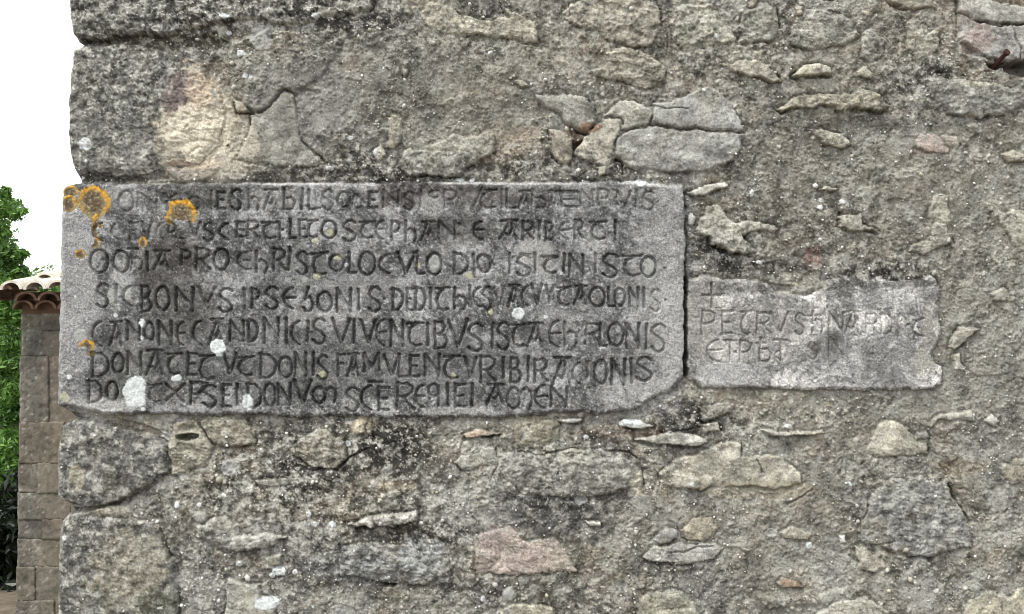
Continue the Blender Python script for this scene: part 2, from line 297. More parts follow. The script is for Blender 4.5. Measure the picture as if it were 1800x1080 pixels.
 ('F', '862 108 960 98 1100 118 1080 200 1000 250 880 240 852 180', RS, 5, 8, 3, 3, (.30, .28, .20), 3),
 ('F', '1075 112 1140 100 1210 104 1190 122 1100 125', FL, 8, 3, 1, 1, (.48, .48, .46), 6),
 ('F', '1400 112 1480 108 1565 140 1490 155 1410 140', FL, 9, 3, 1, 1.5, (.45, .46, .45), 7),
 ('F', '1560 712 1600 660 1670 655 1680 700 1600 732', FL, 7, 4, 2, 1.5, (.34, .34, .33), 5),
 ('F', '1500 800 1570 742 1700 718 1860 725 1895 760 1850 800 1720 825 1520 820', RS, 8, 4, 2, 2, (.36, .36, .345), 7),
 ('F', '1480 1010 1560 960 1650 950 1740 990 1790 1080 1700 1160 1480 1140', RS, 5, 6, 2, 3, (.36, .35, .27), 4),
 ('F', '640 275 700 240 690 300 640 320', FL, 3, 3, 1, 2, (.42, .42, .40), 2),
 ('G', '80 650 150 600 240 600 272 650 240 700 130 718', RS, 4, 9, 3, 1.8, (.39, .345, .265), 2),
 ('G', '-20 370 60 310 180 270 290 225 385 225 390 290 500 285 600 300 680 380 680 430 560 455 420 440 250 440 150 460 0 440', RS, 7, 6, 2, 2.0, (.41, .395, .33), 5),
 ('G', '170 105 190 45 280 22 360 25 340 70 260 100 200 120', FL, 5, 4, 2, 2, (.39, .38, .33), 4),
 ('G', '170 130 270 115 280 165 200 170', FL, 6, 4, 2, 1.5, (.40, .39, .34), 4),
 ('G', '-150 205 30 170 150 180 220 220 180 240 0 235', FL, 9, 4, 2, 1.5, (.42, .42, .39), 7),
 ('G', '480 155 560 166 680 170 790 158 800 175 700 187 540 187', FL, 9, 2.5, 1, 2, (.50, .49, .45), 7),
 ('G', '1000 270 1080 130 1130 105 1190 130 1230 180 1330 210 1310 280 1200 290 1100 290', RS, 5, 6, 3, 1.8, (.40, .385, .32), 4),
 ('G', '1260 175 1310 165 1330 195 1300 212 1265 205', FL, 7, 5, 3, .6, (.27, .27, .26), 4),
 ('G', '1325 130 1380 80 1470 65 1540 55 1550 110 1480 105 1380 110 1335 150', FL, 8, 5, 3, 1, (.41, .405, .35), 5),
 ('G', '980 640 1020 520 1060 440 1150 395 1280 400 1420 430 1460 520 1530 640 1540 750 1400 770 1330 800 1200 790 1080 740 990 720', RS, 9, 9, 6, 4.0, (.29, .30, .295), 6),
 ('G', '960 735 1000 745 1100 805 1100 850 1050 870 970 830', FL, 4, 5, 2, 1.5, (.45, .43, .37), 3),
 ('G', '585 670 640 640 740 680 720 710 600 700', FL, 5, 4, 2, 2, (.44, .41, .32), 4),
 ('G', '570 930 590 905 650 912 700 950 650 945 590 950', FL, 5, 4, 2, .6, (.36, .24, .14), 4),
 ('G', '870 690 900 680 905 720 880 725', FL, 6, 3, 1, .5, (.52, .53, .53), 3),
 ('G', '1530 1000 1600 960 1720 1000 1800 940 1860 1150 1480 1150', RS, 5, 6, 2, 2.5, (.42, .39, .29), 4),
 ('G', '-40 955 60 975 120 1040 60 1060 -30 1040', RS, 4, 5, 2, 2.5, (.38, .37, .30), 3),
 ('G', '1690 350 1760 300 1850 310 1850 430 1740 430 1700 380', RS, 5, 5, 2, 3, (.43, .40, .31), 3),
 ('G', '750 1080 850 1020 1000 990 1100 1040 1130 1150 750 1150', RS, 4, 6, 2, 2.5, (.41, .40, .35), 3),
 ('G', '1210 600 1230 570 1258 580 1250 612', FL, 5, 4, 1, .5, (.45, .42, .33), 2),
 ('G', '1600 110 1640 80 1680 110 1650 140', FL, 4, 6, 2, .5, (.40, .40, .37), 3),
]
rid = 0
def add_region(name, parent=0, label=None, kind=None):
    global rid
    rid += 1; REGINFO[rid] = dict(name=name, parent=parent, label=label, kind=kind); return rid

colM = col.copy()
for i, (tile, pts, name, hh, edge, dome, rough, rgb, crev) in enumerate(STONES):
    poly = P(tile, pts)
    x0 = min(p[0] for p in poly); x1 = max(p[0] for p in poly); y0 = min(p[1] for p in poly); y1 = max(p[1] for p in poly)
    size = min(x1 - x0, y1 - y0)
    sl_ = window(x0 - 16, y0 - 16, x1 + 16, y1 + 16)
    wk = 1.0 if size > 26 else .45
    d = sdist(PX[sl_] + WX[sl_] * wk, PY[sl_] + WY[sl_] * wk, poly)
    edge *= .55; dome *= .8
    if name == FL: hh *= 1.35; crev *= 1.5
    m = d > 0
    lap = sstep(-.5, .35, n_sm[sl_] * .8 + n_mid[sl_] * .6)              # where the mortar laps up to the edge there is no crevice
    seed = 200 + i
    Xs, Ys = SC[sl_], PY[sl_]
    cr = np.exp(-((d + 2.2) / 2.6) ** 2) * (0.25 + .95 * (1 - lap))
    low = sstep(-.1, .5, (PY[sl_] - (y0 + y1) / 2) / max(min(y1, 1300) - max(y0, -200), 1)) if size < 250 else .4
    H[sl_] -= mm(crev) * (.85 + .9 * low) * cr
    base = mm(2.2) * n_big[sl_] + mm(3.0) * n_mid[sl_]
    hgt = mm(hh) * (.25 + .75 * sstep(0, edge, d)) + mm(dome) * sstep(0, max(size * .33, 6), d)
    hgt = hgt * (.72 + .38 * (1 - lap)) + base
    r1 = fbm(Xs, Ys, 36 if size > 60 else 16, seed, 5, .62, 1.5, .85)
    hgt = hgt + mm(rough) * r1 * .95 + mm(rough * .42) * n_c5[sl_] + mm(.55) * n_grit[sl_] * (.5 + rough * .22)
    if rough >= 3: hgt = hgt - mm(rough * .9) * sstep(.25, .6, perlin(Xs + WX[sl_], Ys + WY[sl_], 9, seed + 3))
    hgt = hgt + mm(rough * .7) * (sstep(.0, .08, fbm(Xs, Ys, 44, seed + 9, 4, .6, 1.6, .8)) - .5) # split faces
    tilt = (random.Random(i).uniform(-1, 1), random.Random(i + 500).uniform(-1, .4))
    hgt = hgt + mm(2.0) * (tilt[0] * (PX[sl_] - (x0 + x1) / 2) / (x1 - x0 + 1) + tilt[1] * (PY[sl_] - (y0 + y1) / 2) / (min(y1, 1200) - max(y0, -200) + 1)) * (size < 300)
    H[sl_] = np.where(m, hgt, H[sl_])
    c = C3(*rgb)
    cc = np.empty(d.shape + (3,), np.float32); cc[:] = c
    t1 = fbm(Xs, Ys, 40, seed + 20, 4, .62); t2 = n_c2[sl_]; t3 = n_c3[sl_]
    cc = mix(cc, c * 1.32, sstep(0, .5, t1)); cc = mix(cc, c * .66 * C3(1, 1, .97), sstep(.05, .55, -t1 + .3 * t2) * .8)
    cc = mix(cc, C3(.36, .34, .25), sstep(.1, .6, fbm(Xs, Ys, 70, seed + 31, 3)) * .35)
    if name == QS:
        cc = mix(cc, C3(.09, .09, .082), sstep(-.02, .4, n_c5[sl_] * .8 + .45 * t1) * .55)
        cc = mix(cc, C3(.50, .495, .45), sstep(.06, .36, fbm(Xs, Ys, 22, seed + 40, 4, .65) + .2 * t3) * .8)
    else:
        cc = mix(cc, C3(.12, .12, .11), sstep(.2, .6, n_c5[sl_] * .75 - t1 * .3) * .55)
    cc = mix(cc, C3(.6, .59, .54), sstep(.5, .8, t3 * .8 + t2 * .3) * .5)
    if name != QS:
        sm_ = sstep(.05, .4, .5 * n_c1[sl_] + .6 * n_c2[sl_] + .35 * np.exp(-d / 7)) * .7
        cc = mix(cc, colM[sl_], np.maximum(sm_, .15) * (.45 if rough < 2 else 1.0)); cc = np.minimum(cc * (1.03 if name == FL else 1.05), .7)
    mk = m
    col[sl_] = np.where(mk[..., None], cc, col[sl_])
    r_ = add_region(name)
    REG[sl_] = np.where(m, r_, REG[sl_])
    REGINFO[r_]['size'] = size
QUOINS = [k for k, v in REGINFO.items() if v and v['name'] == QS]

# stone-coloured washes that lie on the stones
for a in [(348, 222, 66, 70, (.53, .475, .375), .95), (300, 262, 26, 34, (.50, .45, .35), .6), (400, 290, 40, 22, (.50, .46, .38), .7), (318, 180, 26, 40, (.50, .44, .34), .6), (430, 250, 24, 40, (.45, .41, .34), .8), (340, 170, 32, 55, (.52, .43, .32), .85), (310, 165, 26, 40, (.30, .24, .225), .8), (345, 285, 44, 14, (.45, .35, .24), .6),
          (352, 232, 52, 56, (.61, .555, .435), .85), (352, 160, 22, 34, (.56, .46, .33), .7), (228, 1000, 66, 75, (.40, .37, .27), .6), (285, 1060, 40, 22, (.12, .13, .07), .6), (870, 950, 24, 26, (.40, .31, .30), .5),
          (940, 985, 50, 16, (.46, .37, .34), .5), (985, 985, 30, 18, (.45, .42, .33), .4), (1335, 860, 100, 16, (.47, .42, .30), .5), (1010, 206, 0.1, .1, TAN, .1),
          (1035, 225, 22, 7, (.34, .22, .12), .8), (140, 840, 12, 22, (.45, .40, .28), .8), (1120, 850, 12, 22, (.50, .47, .36), .8), (1718, 70, 26, 30, (.42, .34, .32), .7),
          (430, 20, 60, 18, (.42, .41, .37), .5), (600, 16, 50, 12, (.47, .46, .41), .6), (600, 990, 70, 30, (.28, .30, .32), .4), (740, 975, 40, 36, (.33, .36, .38), .5)]:
    patch(*a, hard=.10)

# ---- cracks and deep holes
def crack(tile, pts, wpx, dmm):
    p = P(tile, pts)
    x0 = min(q[0] for q in p) - 12; x1 = max(q[0] for q in p) + 12; y0 = min(q[1] for q in p) - 12; y1 = max(q[1] for q in p) + 12
    sl_ = window(x0, y0, x1, y1)
    X = PX[sl_] + WX[sl_] * .5; Y = PY[sl_] + WY[sl_] * .5
    d = np.full(X.shape, 1e9, np.float32)
    for (ax_, ay_), (bx_, by_) in zip(p[:-1], p[1:]):
        ex, ey = bx_ - ax_, by_ - ay_; L = ex * ex + ey * ey + 1e-9
        t = np.clip(((X - ax_) * ex + (Y - ay_) * ey) / L, 0, 1)
        d = np.minimum(d, np.hypot(X - ax_ - t * ex, Y - ay_ - t * ey))
    ww = wpx * (.75 + .5 * (n_sm[sl_] + .5))
    H[sl_] -= mm(dmm) * sstep(ww, ww * .25, d)
for a in [('B', '1300 850 1330 860 1335 920', 2.5, 16), ('B', '1475 655 1620 680 1800 692 1975 705', 1.2, 9), ('C', '1555 125 1640 118 1740 128 1800 126', 2.0, 18),
          ('C', '1735 140 1750 210 1775 260 1775 320', 1.6, 14), ('C', '1447 0 1452 120 1462 180', 1.6, 12), ('C', '500 60 510 150', 2.2, 12), ('B', '1480 560 1560 575 1680 570', 1.4, 8),
          ('C', '740 0 800 0', 2, 8), ('A', '1010 590 1018 660', 2.0, 15), ('A', '935 540 942 590 965 602 1010 592', 2.0, 16), ('A', '1060 598 1130 562 1200 470 1250 490', 2.2, 12),
          ('A', '1290 740 1340 790 1410 850', 2.2, 10), ('A', '1250 500 1262 600', 1.5, 7), ('B', '1050 20 1060 80', 1.6, 8), ('B', '1515 0 1540 90', 2, 8),
          ('E', '1632 110 1636 220', 2.0, 12), ('E', '740 110 800 180 835 240', 1.8, 12), ('E', '1240 290 1350 350 1440 360 1510 300 1610 250', 2.0, 12), ('E', '575 650 600 730 645 860', 2.0, 9),
          ('E', '560 190 610 220', 1.5, 9), ('E', '900 960 905 1010 890 1080', 1.5, 8), ('E', '1065 940 1075 985 1110 990', 2, 10), ('F', '770 250 785 330 750 400', 1.6, 8),
          ('F', '1500 350 1512 440', 1.8, 8), ('F', '1020 275 1140 250 1180 252', 1.5, 10), ('F', '950 485 1150 500 1360 480', 2.2, 8), ('F', '1320 262 1440 270 1480 300', 2.0, 12),
          ('F', '1590 170 1640 180 1760 150 1800 140', 2.0, 10), ('G', '465 310 490 370', 1.8, 8), ('G', '620 530 740 460', 1.8, 9), ('G', '1420 420 1470 530 1530 620', 1.8, 10),
          ('G', '1050 735 1150 715', 1.8, 8), ('G', '30 770 100 765 160 740 240 740', 1.8, 9), ('G', '390 225 392 290', 1.8, 8), ('D', '1450 730 1410 850', 2.0, 8),
          ('D', '1455 725 1500 745 1570 745', 1.6, 8), ('F', '1680 640 1700 700 1790 715', 1.6, 8), ('E', '1060 250 1000 245 900 248', 1.6, 6), ('F', '130 110 165 130 168 220', 2.4, 10)]:
    crack(*a)
def hole(tile, pts, dmm, soft=5):
    poly = P(tile, pts)
    x0 = min(p[0] for p in poly) - 10; x1 = max(p[0] for p in poly) + 10; y0 = min(p[1] for p in poly) - 10; y1 = max(p[1] for p in poly) + 10
    sl_ = window(x0, y0, x1, y1)
    d = sdist(PX[sl_] + WX[sl_] * .35, PY[sl_] + WY[sl_] * .35, poly)
    H[sl_] = H[sl_] - mm(dmm) * sstep(-.6, soft, d)
hole('B', '1045 655 1100 692 1165 702 1160 716 1120 715 1090 705', 60, 4)
hole('B', '1070 740 1085 745 1140 720 1120 760 1080 796 1070 780', 34, 4)
hole('B', '1040 655 1080 690 1120 715 1130 730 1080 745 1050 700', 14, 4)
hole('C', '1590 330 1640 335 1700 322 1690 350 1650 375 1610 365', 40, 4)
hole('C', '1665 345 1740 325 1840 318 1840 400 1790 415 1700 380', 60, 5)
hole('E', '646 186 690 176 740 174 772 182 764 202 735 214 700 218 668 210 650 200', 60, 5)
hole('E', '640 176 655 140 700 118 745 124 778 150 784 184 700 190', 11, 12)
hole('F', '205 925 278 925 262 945 215 942', 60, 3)
hole('F', '690 186 800 176 790 186 700 196', 26, 2)
hole('E', '112 550 240 548 400 512 380 520 250 556 180 575 118 580', 24, 5)
hole('E', '110 85 160 90 220 105 110 108', 22, 5)
hole('D', '820 120 850 130 840 150 820 148', 12, 3)
hole('A', '140 205 300 198 480 205 300 222 150 228', 12, 4)
hole('C', '1330 375 1370 372 1390 385 1340 392', 14, 3)
hole('B', '875 640 890 650 885 675', 10, 2)

# ---- the two inscribed slabs
SLAB = P('R', '-60 330 100 328 150 323 300 324 450 322 620 323 800 320 960 322 1130 320 1160 325 1198 327 1206 345 1205 500 1204 600 1202 662 1180 684 1146 698 1128 714 1100 724 1060 727 1000 724 900 734 700 735 620 732 500 733 420 727 380 732 300 727 200 729 150 721 118 713 90 715 -60 715')
SMALL = P('7', '64 122 90 102 180 90 300 110 500 122 575 150 620 190 720 215 830 215 930 162 960 112 1100 106 1300 110 1500 132 1590 85 1630 110 1662 170 1650 240 1655 340 1672 420 1660 490 1618 560 1620 620 1668 675 1668 780 1620 805 1400 815 1200 816 1000 810 800 812 600 802 500 800 300 800 170 800 120 762 64 742')
def slab(poly, hh, seed, name, rgb):
    x0 = min(p[0] for p in poly); x1 = max(p[0] for p in poly); y0 = min(p[1] for p in poly); y1 = max(p[1] for p in poly)
    sl_ = window(x0 - 16, y0 - 16, x1 + 16, y1 + 16)
    Xs, Ys = SC[sl_], PY[sl_]
    wk = .35 + .75 * sstep(690, 725, Ys)
    if name != 'L': wk = .75
    d = sdist(PX[sl_] + WX[sl_] * wk, PY[sl_] + WY[sl_] * wk, poly)
    m = d > 0
    H[sl_] -= mm(6) * np.exp(-((d + 2.5) / 3) ** 2) * (.35 + .65 * sstep(-.3, .3, n_mid[sl_]))
    worn = fbm(Xs, Ys, 90, seed, 4, .6)
    hgt = mm(hh) * (.35 + .65 * sstep(0, 5.5, d)) + mm(1.0) * n_mid[sl_] + mm(.9) * worn + mm(.95) * n_fine[sl_] + mm(.62) * n_grit[sl_] + mm(.8) * n_sm[sl_]
    hgt = hgt - mm(1.3) * sstep(.25, .6, n_c5[sl_] * .7 + worn * .5)                # scaled and pitted skin
    hgt = hgt + mm(1.1) * (sstep(.0, .07, fbm(Xs, Ys, 38, seed + 5, 4, .6)) - .5)
    H[sl_] = np.where(m, hgt, H[sl_])
    c = C3(*rgb); cc = np.empty(d.shape + (3,), np.float32); cc[:] = c
    t1 = fbm(Xs, Ys, 75, seed + 7, 5, .6); t2 = n_c2[sl_]; t3 = n_c3[sl_]
    t4 = fbm(Xs, Ys, 17, seed + 8, 4, .65)
    cc = mix(cc, c * 1.75, sstep(.0, .45, t1)); cc = mix(cc, c * .55, sstep(.0, .45, -t1 + .25 * t2) * .75)
    cc = mix(cc, c * 2.0, sstep(.10, .38, t4 + .3 * t1) * .65); cc = mix(cc, c * .45, sstep(.10, .38, -t4 - .2 * t1) * .5)
    cc = mix(cc, C3(.10, .10, .097), sstep(.12, .55, n_c5[sl_]) * .6)
    cc = mix(cc, C3(.50, .505, .50), sstep(.22, .52, t3 * .75 + t2 * .35) * .6)
    col[sl_] = np.where(m[..., None], cc, col[sl_])
    r_ = add_region(name); REG[sl_] = np.where(m, r_, REG[sl_]); REGINFO[r_]['size'] = 400
    return r_
R_BIG = slab(SLAB, 13, 700, 'inscribed_slab', (.225, .228, .232))
R_SML = slab(SMALL, 7, 740, 'inscribed_slab', (.355, .35, .33))
for a in [(128, 500, 46, 170, (.40, .40, .40), .7), (1170, 500, 60, 170, (.37, .372, .37), .65), (1120, 700, 70, 34, (.42, .42, .41), .7), (940, 440, 34, 18, (.42, .415, .385), .75), (960, 470, 20, 16, (.40, .40, .37), .5),
          (720, 340, 60, 26, (.10, .075, .07), .6), (830, 345, 130, 20, (.14, .12, .115), .5), (350, 345, 60, 26, (.11, .11, .10), .6), (800, 400, 60, 30, (.13, .125, .12), .45),
          (300, 460, 60, 60, (.12, .105, .095), .6), (320, 540, 60, 50, (.14, .13, .12), .45), (280, 600, 120, 40, (.14, .14, .135), .4), (255, 660, 80, 50, (.13, .13, .12), .45),
          (620, 640, 300, 60, (.16, .163, .168), .5), (520, 480, 120, 40, (.20, .205, .21), .3), (150, 380, 30, 12, (.42, .42, .42), .6), (210, 350, 40, 20, (.36, .36, .36), .5),
          (170, 560, 24, 14, (.45, .43, .45), .35), (480, 350, 44, 18, (.38, .38, .37), .45), (760, 362, 26, 22, (.42, .42, .40), .6), (600, 335, 16, 14, (.42, .43, .42), .6),
          (170, 712, 70, 14, (.46, .46, .44), .8), (1180, 560, 26, 120, (.46, .46, .455), .5), (640, 500, 70, 20, (.36, .36, .36), .5), (740, 590, 60, 16, (.36, .36, .36), .5), (560, 560, 50, 14, (.38, .38, .37), .5), (800, 722, 60, 8, (.40, .40, .38), .7), (1130, 322, 40, 6, (.55, .55, .53), .7), (900, 323, 120, 3, (.50, .50, .48), .6), (520, 324, 90, 2.5, (.52, .52, .50), .6),  # thin pale strips on the top edge paint in the light it catches
          (1000, 560, 60, 40, (.30, .30, .30), .4), (1180, 340, 30, 20, (.42, .42, .40), .4), (1060, 340, 60, 14, (.40, .40, .37), .4),
          (1290, 505, 80, 14, (.14, .135, .12), .5), (1560, 496, 90, 11, (.13, .125, .11), .55), (1545, 530, 60, 22, (.27, .275, .28), .35), (1290, 658, 56, 24, (.44, .445, .44), .7),
          (1620, 632, 18, 22, (.46, .44, .35), .75), (1635, 590, 14, 60, (.42, .40, .34), .5), (1400, 500, 46, 18, (.43, .42, .37), .6), (1230, 560, 30, 70, (.37, .36, .31), .5), (1520, 630, 110, 50, (.32, .325, .33), .4), (1330, 580, 110, 60, (.42, .41, .375), .4),
          (1250, 488, 40, 8, (.42, .41, .36), .5), (1410, 492, 30, 12, (.50, .48, .40), .6), (1432, 610, 12, 12, (.13, .12, .09), .6), (1465, 600, 14, 18, (.14, .14, .12), .5)]:
    patch(*a)
crack('R', '1203 340 1205 420 1204 500', 3.2, 18)
crack('R', '1204 490 1205 560 1204 610 1203 662', 4.2, 60)
crack('6', '1150 560 1210 620 1235 700 1255 760 1290 850', 2.2, 6)
crack('6', '1340 840 1400 850 1450 830', 2, 6)
crack('2', '600 1 1700 8', 1.2, 3)
crack('7', '70 297 600 296 1100 298 1400 302', 1.0, 1.2); crack('7', '70 466 700 466 1300 468', 1.0, 1.2); crack('7', '200 640 700 637 1300 634', 1.0, 1.2)
hole('7', '585 130 640 140 740 150 720 200 640 185', 6, 3)
hole('3', '1503 196 1517 196 1517 210 1503 210', 10, 1.6); hole('3', '1553 718 1570 718 1570 734 1553 734', 10, 1.6); hole('3', '1562 966 1578 966 1578 984 1562 984', 10, 1.6)

# ------------------------------------------------------------------ lettering: strokes cut into the slabs
def ell(cx, cy, rx, ry, a0, a1, n=14):
    return [(cx + rx * math.cos(math.radians(a0 + (a1 - a0) * k / n)), cy + ry * math.sin(math.radians(a0 + (a1 - a0) * k / n))) for k in range(n + 1)]
GL = {
 'I': [[(.5, 0), (.5, 1)]], 'O': [ell(.5, .5, .5, .5, 0, 360, 22)],
 'N': [[(.02, 0), (0, 1)], [(.02, 0), (.98, .86)], [(1, 0), (.98, 1)]],
 'S': [[(.92, .1), (.7, 0), (.4, .0), (.12, .14), (.08, .3), (.3, .43), (.65, .54), (.92, .7), (.88, .88), (.6, 1), (.3, .98), (.05, .84)]],
 'C': [ell(.9, .5, .9, .5, -100, -262, 14)], 'L': [[(.1, 0), (.05, .85), (.15, 1), (1, .97)]],
 'E': [[(.1, 0), (.1, 1)], [(.1, .02), (1, .0)], [(.1, .5), (.8, .48)], [(.1, .98), (1, .97)]],
 'F': [[(.15, 0), (.15, 1)], [(.1, .02), (1, .0)], [(.15, .45), (.85, .43)]],
 'e': [ell(.85, .5, .85, .5, -95, -265, 14), [(.05, .5), (.95, .46)]],
 'A': [[(.1, .02), (1, 0)], [(.55, .03), (.32, .45), (0, 1)], [(.62, .03), (.78, .5), (1, 1)], [(.22, .62), (.5, .78), (.72, .5)]],
 'V': [[(0, 0), (.5, 1)], [(1, 0), (.52, 1)]], 'X': [[(0, 0), (1, 1)], [(1, 0), (0, .95)]],
 'D': [[(.08, 0), (.06, 1)], [(.0, .02), (.55, .04), (.9, .25), (1, .5), (.88, .78), (.5, .97), (.04, 1)]],
 'P': [[(.1, 0), (.06, 1)], [(.1, .03), (.6, .0), (.95, .15), (.95, .38), (.6, .55), (.12, .56)]],
 'R': [[(.1, 0), (.06, 1)], [(.1, .03), (.6, .0), (.92, .14), (.9, .34), (.55, .5), (.15, .52)], [(.45, .52), (.7, .8), (1, .95)]],
 'B': [[(.1, 0), (.08, 1)], [(.1, .02), (.6, .02), (.85, .2), (.6, .42), (.2, .47)], [(.2, .47), (.75, .52), (1, .74), (.75, .96), (.1, 1)]],
 'h': [[(.08, 0), (.06, .98)], [(.08, .5), (.45, .36), (.85, .48), (1, .72), (.8, 1)]],
 'b': [[(.1, 0), (.06, .5), (.0, .98)], [(.06, .48), (.6, .42), (1, .66), (.8, .94), (.3, 1), (.0, .96)]],
 't': [[(0, .04), (.5, .05), (1, .0)], [(.55, .05), (.18, .25), (.05, .6), (.2, .9), (.5, 1), (.85, .92)]],
 'm': [ell(.26, .5, .26, .5, 0, 360, 18), [(.5, .45), (.6, .1), (.78, .0), (.96, .2), (1, .6), (.9, 1)]],
 'M': [[(.05, 0), (0, 1)], [(.05, 0), (.5, .75), (.95, 0)], [(.95, 0), (1, .9)]],
 'q': [ell(.45, .28, .42, .28, 20, 380, 14), [(.88, .3), (.86, .7), (.8, 1)], [(.1, .66), (.5, .55), (.86, .56)]],
 'o': [ell(.5, .5, .5, .5, -40, 250, 16), [(.5, .0), (.75, .1), (1, .35), (1.3, .6)]],
 '+': [[(.5, 0), (.5, 1)], [(0, .5), (1, .5)]], 'T': [[(0, 0), (1, 0)], [(.5, 0), (.5, 1)]],
 '-': [[(0, .5), (1, .5)]], '.': [[(.4, .5), (.6, .5)]], 'Y': [[(0, 0), (.45, .5)], [(1, 0), (.45, .55), (.45, 1)]],
 '5': [[(.5, 0), (.15, .48)], [(.15, .46), (.7, .4), (1, .68), (.75, .97), (.2, 1), (0, .86)]],
}
